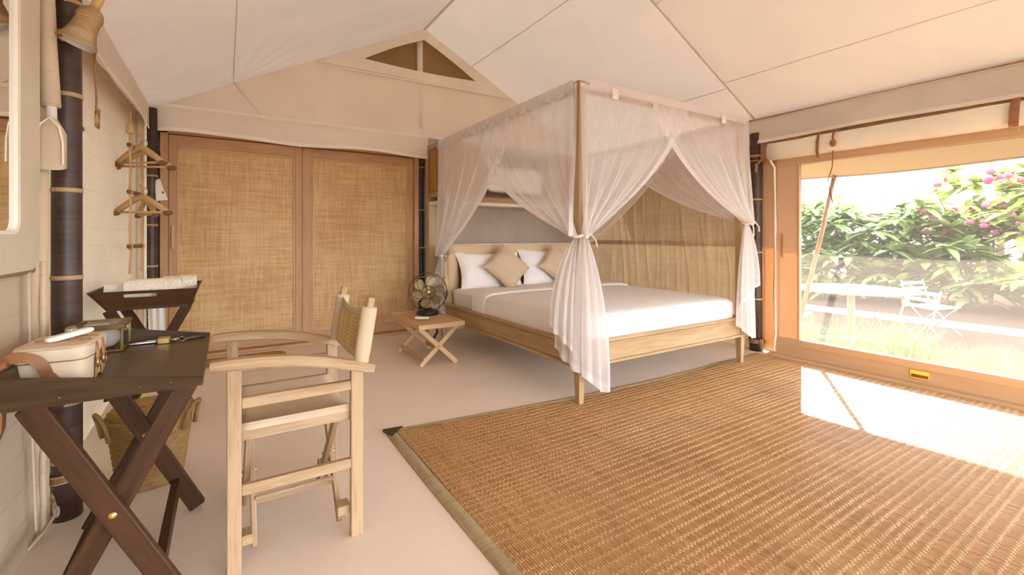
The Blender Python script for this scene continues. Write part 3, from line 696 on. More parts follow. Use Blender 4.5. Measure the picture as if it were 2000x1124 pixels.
def hanger(c, d, label, tilt=0.0, L=0.37):
    """c = hook top on the rung, d = horizontal direction of the arms"""
    c = V(c); d = V(d).normalized(); up = V((0, 0, 1)); n = d.cross(up)
    t = thing('coat_hanger', label, 'hanger', c-V((0, 0, 0.2)), 'wooden coat hangers on the rope ladder')
    q = c-up*0.085
    MB().tube([q+up*0.0, q+up*0.035]+[q+up*0.062+d*(0.022*math.sin(a))-up*(0.024*math.cos(a))-d*0.0 for a in [0.5+k*0.6 for k in range(7)]], 0.0028, 6, n).build('hook', 'steel', t, True)
    h = L/2
    MB().sweep([q-d*h-up*0.105, q-d*h*0.6-up*0.055, q-d*h*0.2-up*0.008, q, q+d*h*0.2-up*0.008, q+d*h*0.6-up*0.055, q+d*h-up*0.105], [(-0.009, -0.016), (0.009, -0.016), (0.011, 0.0), (0.009, 0.016), (-0.009, 0.016), (-0.011, 0)], n.cross(d) if False else up, [1.0, 1.1, 1.15, 1.2, 1.15, 1.1, 1.0]).build('shoulder', 'hanger', t, True)
    MB().tube([q-d*h*0.86-up*0.105, q+d*h*0.86-up*0.105], 0.008, 10).build('bar', 'hanger', t, True)
    for sg in (-1, 1):
        MB().superell(q+d*(sg*h)-up*0.110, (0.019, 0.034, 0.019), 0.9, 0.9, 12, 8, V((d.x, d.y, 0)).to_track_quat('Y', 'Z').to_matrix().to_4x4()).build('arm_end', 'knob', t, True)
hanger((-0.50, 4.02, 1.80), (0.62, -0.55, 0), 'wooden coat hanger on the upper rung, nearest the viewer')
hanger((-0.49, 4.14, 1.79), (0.75, -0.35, 0), 'wooden coat hanger on the upper rung, the rear one', L=0.36)
hanger((-0.49, 4.02, 1.46), (0.75, -0.50, 0), 'wooden coat hanger on the middle rung, wide in front')
hanger((-0.48, 4.16, 1.45), (0.35, -0.85, 0), 'wooden coat hanger on the middle rung, seen nearly end on', L=0.36)

# ================================================================== BED
X0, X1, Y0, Y1 = 1.937, 3.81, 2.262, 4.50
PZ = 2.118
bed = thing('canopy_bed', 'pale oak four poster bed with sheer white canopy in the middle', 'bed', ((X0+X1)/2, (Y0+Y1)/2, 0))
pw = 0.056
for (x, y) in ((X0, Y0), (X1-pw, Y0), (X0, Y1-pw), (X1-pw, Y1-pw)):
    cx, cy = x+pw/2, y+pw/2
    p = MB(); p.sweep([(cx, cy, 0), (cx, cy, 0.004), (cx, cy, 0.24), (cx, cy, 0.42), (cx, cy, PZ)],
        [(-0.5, -0.48), (-0.48, -0.5), (0.48, -0.5), (0.5, -0.48), (0.5, 0.48), (0.48, 0.5), (-0.48, 0.5), (-0.5, 0.48)], (0, 1, 0), [0.036, 0.037, pw, pw, pw])
    p.build('post', 'oak', bed)
def rail_prof(a, b, side, name):
    """stepped bed rail: cap, plank and lower moulding"""
    a, b = V(a), V(b); n_ = V(side)
    c = MB()
    c.beam(a+V((0, 0, 0.332)), b+V((0, 0, 0.332)), 0.028, 0.118, bev=0.002) if False else c.beam(a+V((0, 0, 0.325)), b+V((0, 0, 0.325)), 0.030, 0.13, bev=0.002)
    r = c.build(name, 'oak', bed)
    MB().beam(a+n_*0.006+V((0, 0, 0.399)), b+n_*0.006+V((0, 0, 0.399)), 0.05, 0.022, bev=0.004).build('rail_cap', 'oak', bed)
    MB().beam(a+n_*0.008+V((0, 0, 0.375)), b+n_*0.008+V((0, 0, 0.375)), 0.03, 0.018, bev=0.005).build('rail_bead', 'oak', bed)
    MB().beam(a+n_*0.010+V((0, 0, 0.252)), b+n_*0.010+V((0, 0, 0.252)), 0.05, 0.018, bev=0.003).build('rail_moulding', 'oak', bed)
rail_prof((X0+0.02, Y0+0.02, 0), (X1-0.02, Y0+0.02, 0), (0, -1, 0), 'foot_rail')
rail_prof((X0+0.02, Y0+0.02, 0), (X0+0.02, Y1-0.02, 0), (-1, 0, 0), 'side_rail')
rail_prof((X1-0.02, Y0+0.02, 0), (X1-0.02, Y1-0.02, 0), (1, 0, 0), 'side_rail')
for a, b in (((X0, Y0), (X1, Y0)), ((X0, Y1-pw), (X1, Y1-pw))):
    MB().box((a[0]+pw, a[1]+0.008, PZ-0.062), (b[0]-pw, a[1]+pw-0.008, PZ-0.002)).build('canopy_rail', 'oak', bed)
for x in (X0, X1-pw):
    MB().box((x+0.008, Y0+pw, PZ-0.062), (x+pw-0.008, Y1-pw, PZ-0.002)).build('canopy_rail', 'oak', bed)
# headboard: canvas rolls round a cane panel
MB().box((X0+0.07, 4.435, 0.25), (X1-0.07, 4.46, 0.92)).build('cane_back', 'cane', bed)
MB().superell((X0+0.105, 4.455, 0.64), (0.072, 0.06, 0.32), 0.45, 0.7, 24, 16).build('headboard_roll', 'headboard', bed, True)
MB().superell((X1-0.105, 4.455, 0.64), (0.072, 0.06, 0.32), 0.45, 0.7, 24, 16).build('headboard_roll', 'headboard', bed, True)
hbm = MB(); hbm.sweep([(lerp(X0+0.05, X1-0.05, k/20), 4.455, 0.955) for k in range(21)], [(0.055*math.copysign(abs(math.cos(a))**0.7, math.cos(a)), 0.066*math.copysign(abs(math.sin(a))**0.7, math.sin(a))) for a in [2*PI*k/18 for k in range(18)]]); hbm.build('headboard_roll', 'headboard', bed, True)
MB().tube([(X0+0.06, 4.43, 1.018), (X1-0.06, 4.43, 1.018)], 0.006, 8).build('headboard_piping', 'cream', bed, True)

# mattress, duvet
def wrk(p, a=0.004, s=4): return p+V((a*nz(p.x, p.y, p.z, s), a*nz(p.y, p.z, p.x+3, s), a*nz(p.z+7, p.x, p.y, s)))
mt = MB(); mt.superell(((X0+X1)/2, 3.375, 0.455), (0.885, 1.045, 0.115), 0.22, 0.13, 72, 20, fn=lambda p: p+V((0.004*math.sin(p.z*110+p.y*2), 0.003*math.sin(p.z*110), 0)) if abs(p.x) > 0.8 else p)
mt = mt.build('mattress', 'linen', None, True); tag(mt, 'white mattress in a creased fitted sheet on the oak bed', 'mattress')
dv = thing('duvet', 'smooth white duvet spread over the foot of the bed', 'duvet', ((X0+X1)/2, 3.0, 0.35))
def dfn(p):
    cr = 0.014*(1-(p.x/0.95)**2)*(1-(p.y/0.9)**2)
    if p.z > 0: p = p+V((0, 0, cr))
    w_ = 0.005 if abs(p.x) > 0.82 else 0.0015
    return p+V((0, w_*math.sin(p.z*9+p.x*3), w_*nz(p.x*2, p.y*6, p.z*2, 1)))+V((w_*1.4*math.sin(p.y*23+p.z*11+2*nz(p.y, p.z, 0, 3)), 0, 0))
MB().superell(((X0+X1)/2, 3.045, 0.452), (0.905, 0.755, 0.128), 0.26, 0.14, 110, 28, fn=dfn).build('cover', 'linen', dv, True)
MB().superell(((X0+X1)/2, 3.70, 0.461), (0.920, 0.16, 0.141), 0.26, 0.22, 90, 28, fn=lambda p: p+V((0.004*math.sin(p.y*40), 0, 0.003*nz(p.x*4, p.y*6, 0)))).build('turned_edge', 'linen', dv, True)

def pillow(name, c, hw, hh, th, roll, tilt, yaw, mat, label, cat, pinch=0.12, seed=0, group=None):
    """upright pillow facing -Y; roll in its own plane, tilt leans it back"""
    R = Matrix.Rotation(yaw, 4, 'Z') @ Matrix.Rotation(-tilt, 4, 'X') @ Matrix.Rotation(roll, 4, 'Y')
    mb = MB()
    def f(u, v, sg):
        a, b = 2*u-1, 2*v-1
        k = 1-pinch*(1-b*b)*abs(a)**3; k2 = 1-pinch*(1-a*a)*abs(b)**3
        prof_ = (max(0, 1-abs(a)**2.4)*max(0, 1-abs(b)**2.4))**0.55
        y = sg*th*prof_*(1+0.18*nz(a*1.6+seed, b*1.6, seed))+0.004*nz(a*5+seed, b*5, 3)*prof_
        return V(c)+R.to_3x3() @ V((a*hw*k, y, b*hh*k2))
    n_ = 22
    mb.grid(lambda u, v: f(u, v, -1), n_, n_); mb.grid(lambda u, v: f(1-u, v, 1), n_, n_)
    o = mb.build(name, mat, None, True); return tag(o, label, cat, group)
pillow('pillow', (2.44, 4.315, 0.72), 0.40, 0.235, 0.085, 0.03, 0.42, 0.0, 'pillow', 'white bed pillow behind the first tan cushion, nearest the fan', 'pillow', seed=1, group='white bed pillows')
pillow('pillow', (2.56, 4.41, 0.72), 0.36, 0.215, 0.04, 0.0, 0.18, 0.0, 'pillow', 'white bed pillow at the back, peeping out between the two front ones', 'pillow', seed=5, group='white bed pillows')
pillow('pillow', (3.20, 4.31, 0.735), 0.38, 0.235, 0.085, 0.06, 0.42, 0.0, 'pillow', 'white bed pillow standing taller behind the second tan cushion', 'pillow', seed=3, group='white bed pillows')
pillow('pillow', (3.40, 4.41, 0.75), 0.34, 0.225, 0.04, -0.05, 0.18, 0.0, 'pillow', 'white bed pillow at the back beside the front canopy curtain', 'pillow', seed=8, group='white bed pillows')
pillow('cushion', (2.56, 4.16, 0.775), 0.205, 0.205, 0.075, PI/4+0.06, 0.42, 0.0, 'cushion', 'tan square cushion on its corner, nearer the fan', 'cushion', 0.08, 2, 'tan scatter cushions')
pillow('cushion', (3.255, 4.16, 0.775), 0.20, 0.20, 0.075, PI/4-0.02, 0.42, 0.0, 'cushion', 'tan square cushion on its corner, half behind the front canopy curtain', 'cushion', 0.08, 6, 'tan scatter cushions')

# ================================================================== CANOPY CURTAINS
def cpanel(th, A, B, G, nrm, n_fold, nu, nv, p=1.45, sag=0.10, seed=0, r=0.03, drop0=0.0, amp0=0.006, ruffle=False):
    """gauze from the rail A(post) -> B(free end), drawn together at G"""
    A, B, G, nrm = V(A), V(B), V(G), V(nrm).normalized(); mb = MB()
    al = (B-A).normalized()
    def f(u, v):
        s_ = u; t_ = v
        T = A.lerp(B, s_)
        ph = 2*PI*n_fold*s_+1.3*nz(s_*4, seed, 0)+0.6*nz(s_*3, t_*2, seed)
        amp = (amp0+0.030*t_*(1-t_*0.3))*(0.6+0.8*abs(nz(s_*6, 2, seed)))
        e = t_**(p+0.10*math.sin(s_*17+seed))
        Gs = G+nrm*(r*math.sin(ph*0.5)*0.8)+al*(r*(s_-0.3))
        x = T.lerp(Gs, e)
        z = lerp(T.z-drop0, G.z, t_)-sag*s_*4*t_*(1-t_)*0.5
        P = V((x.x, x.y, z))+nrm*(amp*(math.sin(ph)+0.55*(1-s_))+0.012*(1-s_)**4)
        if ruffle and t_ < 0.1: P += nrm*(0.010*math.sin(s_*230))
        return P
    mb.grid(f, nu, nv, dfn=lambda u, v: 1.0 if (u > 0.95) else (0.75 if v < 0.035 else (0.15+0.5*max(0, v-0.8)/0.2 if v > 0.8 else 0.0)))
    return mb.build('gauze_panel', 'net', th, True)
def ctail(th, G, plan, ztop, zb, n_fold, name='tail', seed=0, amp=0.02, nu=80, nv=26, flare=0.9):
    """free end below the tie: plan = polyline of offsets at the hem, zb = hem height as function of s"""
    G = V(G); mb = MB(); pl = [V((*q, 0)) for q in plan]
    seg = [(pl[i+1]-pl[i]).length for i in range(len(pl)-1)]; L = sum(seg)
    def pt(s_):
        d = s_*L
        for i, q in enumerate(seg):
            if d <= q or i == len(seg)-1:
                t_ = (pl[i+1]-pl[i]); return pl[i]+t_*(d/q), V((-t_.y, t_.x, 0)).normalized()
            d -= q
    def f(u, v):
        q, nn = pt(min(max(u, 0), 1)); e = 0.14+0.86*min(1.0, v**0.55*1.0)
        e = 0.16+(1-0.16)*(1-(1-v)**2.2)**flare
        ph = 2*PI*n_fold*u+1.2*nz(u*5, seed, v*0.6)
        a = amp*(0.35+0.9*v)*(0.6+0.8*abs(nz(u*7, seed, 1)))
        z = lerp(ztop, zb(u), v)
        return V((G.x, G.y, z))+q*e+nn*(a*math.sin(ph))+V((0, 0, 0.002*math.sin(ph)*v))
    mb.grid(f, nu, nv, dfn=lambda u, v: 1.0 if v > 0.955 else (0.8 if (u < 0.02 or u > 0.98) else 0.1))
    return mb.build(name, 'net_tail', th, True)
def ctie(th, G, r, d):
    G = V(G); d = V(d)
    MB().tube([G+V((r*math.cos(a), r*math.sin(a), 0.006*math.sin(3*a))) for a in [2*PI*k/20 for k in range(20)]], 0.010, 8, loop=True).build('tie', 'tie', th, True)
    MB().ribbon([G+d*r, G+d*(r+0.02)+V((0, 0, -0.03)), G+d*(r+0.018)+V((0.01, 0, -0.09)), G+d*(r+0.012)+V((0, 0, -0.15))], 0.012, 0.003, (1, 0, 0)).build('tie_end', 'tie', th)
    MB().ribbon([G+d*r, G+d*(r+0.03)+V((0.02, 0.01, 0.02)), G+d*(r+0.04)+V((0.05, 0, -0.03)), G+d*(r+0.03)+V((0.07, 0, -0.07))], 0.012, 0.003, (1, 0, 0)).build('tie_end', 'tie', th)
    MB().superell(G+d*(r+0.008), (0.018, 0.018, 0.016), 0.8, 0.8, 12, 8).build('knot', 'tie', th, True)

zt = PZ+0.004
# front corner nearest the viewer
fl_ = thing('canopy_curtain', 'sheer white canopy curtain tied to the bed post nearest the viewer', 'curtain', (X0, Y0, 0.2), 'sheer curtains of the canopy bed')
G = V((X0+0.02, Y0-0.012, 1.105))
cpanel(fl_, (X0-0.014, Y0-0.016, zt-0.03), (3.03, Y0-0.012, zt), V((X0-0.002, Y0-0.040, 1.105)), (0, -1, 0), 9, 150, 44, 1.45, 0.12, 1)
cpanel(fl_, (X0-0.016, Y0-0.014, zt-0.03), (X0-0.012, 3.65, zt), V((X0-0.040, Y0-0.004, 1.105)), (-1, 0, 0), 8, 150, 44, 1.75, 0.16, 2, ruffle=True)
MB().grid(lambda u, v: (X0-0.020-0.012*v+0.010*math.sin(u*150+2*math.sin(u*31))*(0.3+0.7*v), lerp(Y0+0.03, Y1, u), lerp(PZ+0.008, PZ-0.085+0.012*math.sin(u*60), v)), 300, 5, dfn=lambda u, v: 0.7).build('ruffled_header', 'net_tail', fl_, True)
MB().grid(lambda u, v: (lerp(X0+0.06, X1, u), Y0-0.030-0.003*math.sin(u*40)*v, lerp(PZ+0.006, PZ-0.05, v)), 60, 3, dfn=lambda u, v: 0.8).build('flat_header', 'net_tail', fl_, True)
ctie(fl_, V((X0+0.0, Y0-0.0, 1.105)), 0.055, V((0.1, -1, 0)).normalized())
ctail(fl_, G, [(-0.10, 0.17), (-0.075, 0.02), (-0.05, -0.045), (0.06, -0.065), (0.20, -0.05)], 1.10, lambda s_: lerp(0.36, 0.09, min(1, s_*1.2))-0.008*math.sin(s_*9), 5, seed=2, amp=0.017)
ctail(fl_, G+V((-0.01, 0.03, 0)), [(-0.16, 0.10), (-0.13, 0.02), (-0.06, -0.02)], 1.09, lambda s_: lerp(0.52, 0.36, s_), 3, 'inner_tail', 5, 0.014, 40)
# foot corner beside the window
fr_ = thing('canopy_curtain', 'sheer white canopy curtain tied to the post beside the window', 'curtain', (X1, Y0, 0.2), 'sheer curtains of the canopy bed')
G = V((X1-0.005, Y0-0.012, 1.215))
cpanel(fr_, (X1+0.008, Y0-0.014, zt), (2.60, Y0-0.018, zt), G+V((-0.01, -0.02, 0)), (0, -1, 0), 9, 150, 44, 1.35, 0.14, 3)
cpanel(fr_, (X1+0.010, Y0-0.005, zt), (X1+0.012, 3.75, zt), G+V((0.02, 0.02, 0)), (1, 0, 0), 8, 120, 40, 1.6, 0.12, 4)
ctie(fr_, G, 0.042, V((0.8, -0.6, 0)).normalized())
ctail(fr_, G, [(-0.20, -0.04), (-0.06, -0.055), (0.05, -0.045), (0.10, 0.03), (0.13, 0.10)], 1.21, lambda s_: lerp(0.36, 0.23, min(1, s_*2.0))+0.10*max(0, s_-0.8), 6, seed=7, amp=0.016)
ctail(fr_, G+V((-0.02, -0.02, 0)), [(-0.17, -0.05), (-0.03, -0.065), (0.09, -0.06)], 1.20, lambda s_: lerp(0.52, 0.70, s_), 3, 'inner_tail', 9, 0.014, 40)
# head corners
bl_ = thing('canopy_curtain', 'sheer white canopy curtain tied at the head post behind the fan', 'curtain', (X0, Y1, 0.3), 'sheer curtains of the canopy bed')
G = V((X0-0.005, Y1-0.05, 0.90))
cpanel(bl_, (X0-0.016, Y1-0.01, zt), (X0-0.02, 3.00, zt), G+V((-0.02, 0, 0)), (-1, 0, 0), 9, 150, 44, 1.5, 0.10, 5)
ctie(bl_, G, 0.04, V((-0.5, -0.86, 0)).normalized())
ctail(bl_, G, [(-0.10, 0.10), (-0.06, -0.03), (0.0, -0.06), (0.035, -0.07)], 0.90, lambda s_: 0.20+0.1*s_, 4, seed=11, amp=0.013, nu=50)
br_ = thing('canopy_curtain', 'sheer white canopy curtain tied at the head post beside the brown canvas wall', 'curtain', (X1, Y1, 0.5), 'sheer curtains of the canopy bed')
G = V((X1+0.0, Y1-0.06, 0.95))
cpanel(br_, (X1+0.016, Y1-0.01, zt), (X1+0.018, 3.00, zt), G+V((0.02, 0, 0)), (1, 0, 0), 9, 130, 40, 1.5, 0.12, 6)
ctie(br_, G, 0.04, V((0, -1, 0)))
ctail(br_, G, [(0.0, -0.07), (0.04, -0.03), (0.08, 0.05)], 0.95, lambda s_: 0.42, 3, seed=13, amp=0.013, nu=40)
# loops that tie the gauze to the rail
for i, (a, lb) in enumerate((((2.22, Y0-0.038, PZ-0.055), 'white fabric loop on the canopy foot rail near the front post'), ((3.44, Y0-0.038, PZ-0.055), 'white fabric loop on the canopy foot rail near the window'))):
    o = MB(); o.grid(lambda u, v: (a[0]+lerp(-0.028, 0.028, u), a[1]-0.006*math.sin(PI*v), a[2]+lerp(-0.035, 0.035, v)), 4, 6)
    tag(o.build('rail_loop', 'tie', None, True), lb, 'loop')

# ================================================================== WALL CABINET, AC
cb = thing('wall_cabinet', 'oak wall cabinet with cane panels above the headboard', 'cabinet', (2.9, 4.8, 1.5))
def cab_door(x0, x1):
    y = 4.635; z0, z1 = 1.555, 2.13
    d = MB()
    for (a, c) in (((x0, z0), (x0+0.07, z1)), ((x1-0.07, z0), (x1, z1)), ((x0+0.07, z1-0.07), (x1-0.07, z1)), ((x0+0.07, z0), (x1-0.07, z0+0.07))):
        d.box((a[0], y, a[1]), (c[0], y+0.025, c[1]), 0.003)
    o = d.build('door', 'oak', cb)
    MB().box((x0+0.07, y+0.008, z0+0.07), (x1-0.07, y+0.018, z1-0.07), 0.001).build('cane_panel', 'cane', o)
MB().box((1.985, 4.66, 1.545), (4.30, 4.95, 1.565)).build('bottom_shelf', 'oak', cb)
MB().box((1.985, 4.62, 1.50), (4.30, 4.66, 1.545)).build('lower_rail', 'oak', cb)
MB().box((1.985, 4.655, 2.13), (4.30, 4.95, 2.155)).build('top_shelf', 'oak', cb)
sd = MB()
for (a, c) in (((4.62, 1.545), (4.68, 2.15)), ((4.92, 1.545), (4.98, 2.15)), ((4.68, 2.09), (4.92, 2.15)), ((4.68, 1.545), (4.92, 1.605))):
    sd.box((1.975, a[0], a[1]), (1.995, c[0], c[1]))
o = sd.build('side_frame', 'oak', cb)
MB().box((1.979, 4.68, 1.605), (1.991, 4.92, 2.09), 0.001).build('cane_panel', 'cane', o)
b_ = MB()
for (a, c) in (((4.68, 1.605), (4.686, 2.09)), ((4.914, 1.605), (4.92, 2.09)), ((4.686, 2.084), (4.914, 2.09)), ((4.686, 1.605), (4.914, 1.611))): b_.box((1.972, a[0], a[1]), (1.979, c[0], c[1]), 0.001)
b_.build('dark_bead', 'knob', o)
cab_door(2.0, 2.545); cab_door(3.46, 4.29)
MB().box((2.545, 4.66, 1.565), (2.57, 4.95, 2.13)).build('partition', 'oak', cb)
MB().box((3.43, 4.66, 1.565), (3.455, 4.95, 2.13)).build('partition', 'oak', cb)
MB().box((2.57, 4.925, 1.565), (3.43, 4.945, 2.13)).build('back_panel', 'oak', cb)
MB().box((1.985, 4.63, 1.46), (4.30, 4.95, 1.50), 0.003).build('cloth_skirt', 'cream', cb)
ac = thing('air_conditioner', 'white split air conditioner in the open middle of the wall cabinet', 'air conditioner', (3.0, 4.78, 1.62))
MB().superell((3.0, 4.785, 1.78), (0.405, 0.125, 0.15), 0.3, 0.12, 60, 20).build('case', 'white', ac, True)
MB().box((2.62, 4.672, 1.655), (3.38, 4.68, 1.668), 0.002).build('louver', 'white', ac)
MB().box((2.62, 4.655, 1.72), (3.38, 4.663, 1.724), 0.001).build('seam', 'steel', ac)

# canvas wrapped lamp on the headboard side
hl = thing('hanging_lamp', 'slim tan canvas reading lamp hanging beside the headboard', 'lamp', (1.93, 4.36, 0.55))
MB().lathe([(0.012, 0.84), (0.014, 0.70), (0.020, 0.69), (0.026, 0.66), (0.028, 0.55), (0.024, 0.54)], 16, Matrix.Translation((1.925, 4.34, 0))).build('sleeve', 'headboard', hl, True)
MB().tube([(1.925+0.027*math.cos(a), 4.34+0.027*math.sin(a), 0.685) for a in [2*PI*k/14 for k in range(14)]], 0.004, 6, loop=True).build('tie_ring', 'rope', hl, True)
MB().lathe([(0.024, 0.54), (0.022, 0.50), (0.008, 0.46), (0.001, 0.455)], 16, Matrix.Translation((1.925, 4.34, 0))).build('leather_cap', 'leather', hl, True)
MB().tube([(1.925, 4.34, 0.84), (1.93, 4.40, 0.95), (1.95, 4.44, 0.99)], 0.005, 6).build('cord', 'leather', hl, True)

# ================================================================== NIGHTSTAND, FAN
ns = thing('folding_side_table', 'low acacia folding table with crossed legs beside the bed', 'table', (1.55, 3.95, 0))
nx0, nx1, ny0, ny1, nzt = 1.345, 1.765, 3.57, 4.33, 0.37
MB().box((nx0, ny0, nzt-0.042), (nx1, ny0+0.03, nzt), 0.004).build('end_rail', 'stand', ns)
MB().box((nx0, ny1-0.03, nzt-0.042), (nx1, ny1, nzt), 0.004).build('end_rail', 'stand', ns)
MB().box((nx0, ny0+0.03, nzt-0.042), (nx0+0.03, ny1-0.03, nzt), 0.004).build('side_rail', 'stand', ns)
MB().box((nx1-0.03, ny0+0.03, nzt-0.042), (nx1, ny1-0.03, nzt), 0.004).build('side_rail', 'stand', ns)
MB().box((nx0+0.03, ny0+0.03, nzt-0.018), (nx1-0.03, ny1-0.03, nzt-0.008), 0.001).build('table_top', 'stand', ns)
for y in (ny0+0.07, ny1-0.10):
    MB().beam((nx0+0.03, y, nzt-0.042), (nx1-0.05, y, 0.004), 0.040, 0.020, (0, 1, 0)).build('leg', 'stand', ns)
    MB().beam((nx1-0.03, y+0.024, nzt-0.042), (nx0+0.05, y+0.024, 0.004), 0.040, 0.020, (0, 1, 0)).build('leg', 'stand', ns)
    MB().tube([((nx0+nx1)/2-0.01, y-0.014, 0.165), ((nx0+nx1)/2-0.01, y+0.038, 0.165)], 0.008, 10).build('bolt', 'brass', ns, True)
for x, z in ((nx0+0.08, 0.055), (nx1-0.10, 0.06)):
    MB().beam((x, ny0+0.08, z), (x, ny1-0.09, z), 0.018, 0.032).build('stretcher', 'stand', ns)
fan = thing('desk_fan', 'vintage black table fan with brass blades on the folding side table', 'fan', (1.59, 4.07, nzt))
fx, fy, fz = 1.605, 4.02, 0.582
ad = V((-0.30, -0.95, 0.06)).normalized(); FM = rot_to(ad, (fx, fy, fz))
MB().lathe([(0.105, 0), (0.108, 0.012), (0.095, 0.03), (0.055, 0.045), (0.03, 0.06), (0.022, 0.10), (0.022, 0.16)], 28, Matrix.Translation((1.63, 4.10, nzt))).build('base', 'black', fan, True)
for a in (0.3, 1.9, 3.5, 5.1):
    MB().superell((1.63+0.07*math.cos(a), 4.10+0.07*math.sin(a), nzt+0.018), (0.024, 0.024, 0.018), 0.8, 0.9, 12, 8).build('foot', 'black', fan, True)
MB().lathe([(0.02, -0.17), (0.05, -0.165), (0.062, -0.14), (0.062, -0.06), (0.05, -0.03), (0.015, -0.02), (0.012, 0.0)], 24, FM).build('motor', 'black', fan, True)
for k in range(6):
    a0 = 2*PI*k/6+0.3; bl = MB(); pts = []
    nb = 10
    def bf(u, v):
        r_ = lerp(0.022, 0.148, u); wd = 0.010+0.041*math.sin(PI*min(1, u*1.0)**0.85*0.62)*(1 if u < 0.8 else math.sqrt(max(0.0, 1-((u-0.8)/0.2)**2)))
        q = (v-0.5)*2*wd
        tw = 0.5
        return FM @ (Matrix.Rotation(a0, 4, 'Z') @ V((r_, q*math.cos(tw), q*math.sin(tw))))
    bl.grid(bf, 14, 4); bl.build('blade', 'blade', fan, True)
MB().lathe([(0.024, -0.008), (0.026, 0.004), (0.020, 0.014), (0.012, 0.020), (0.001, 0.022)], 20, FM).build('hub', 'brass_bright', fan, True)
for r_, z in ((0.178, 0.0), (0.06, 0.042), (0.178, -0.022)):
    MB().tube([FM @ V((r_*math.cos(a), r_*math.sin(a), z)) for a in [2*PI*k/40 for k in range(40)]], 0.0035, 6, ad, loop=True).build('guard_ring', 'black', fan, True)
for k in range(6):
    a = 2*PI*k/6
    MB().tube([FM @ V((lerp(0.178, 0.055, q/8)*math.cos(a+0.9*q/8), lerp(0.178, 0.055, q/8)*math.sin(a+0.9*q/8), 0.05*math.sin(PI/2*q/8))) for q in range(9)], 0.0025, 6, ad).build('guard_wire', 'black', fan, True)
MB().tube([FM @ V((0, -0.178, -0.01)), (1.60, 4.06, 0.40), (1.62, 4.10, 0.385)], 0.008, 8).build('stem', 'black', fan, True)
t = thing('remote_control', 'small white remote control lying on the folding side table by the fan', 'remote', (1.47, 3.83, nzt))
MB().superell((1.475, 3.84, nzt+0.011), (0.022, 0.062, 0.011), 0.4, 0.3, 28, 10, Matrix.Rotation(0.9, 4, 'Z')).build('body', 'white', t, True)
MB().box((1.462, 3.832, nzt+0.021), (1.480, 3.850, nzt+0.0235), 0.001).build('display', 'steel', t)
# black cord under the table
tag(MB().tube([(1.68, 4.30, 0.30), (1.73, 4.28, 0.20), (1.80, 4.30, 0.22), (1.84, 4.36, 0.12), (1.80, 4.40, 0.03)], 0.012, 8).build('fan_cable', 'leather_dark', None, True), 'dark coiled cable hanging behind the folding side table', 'cable')

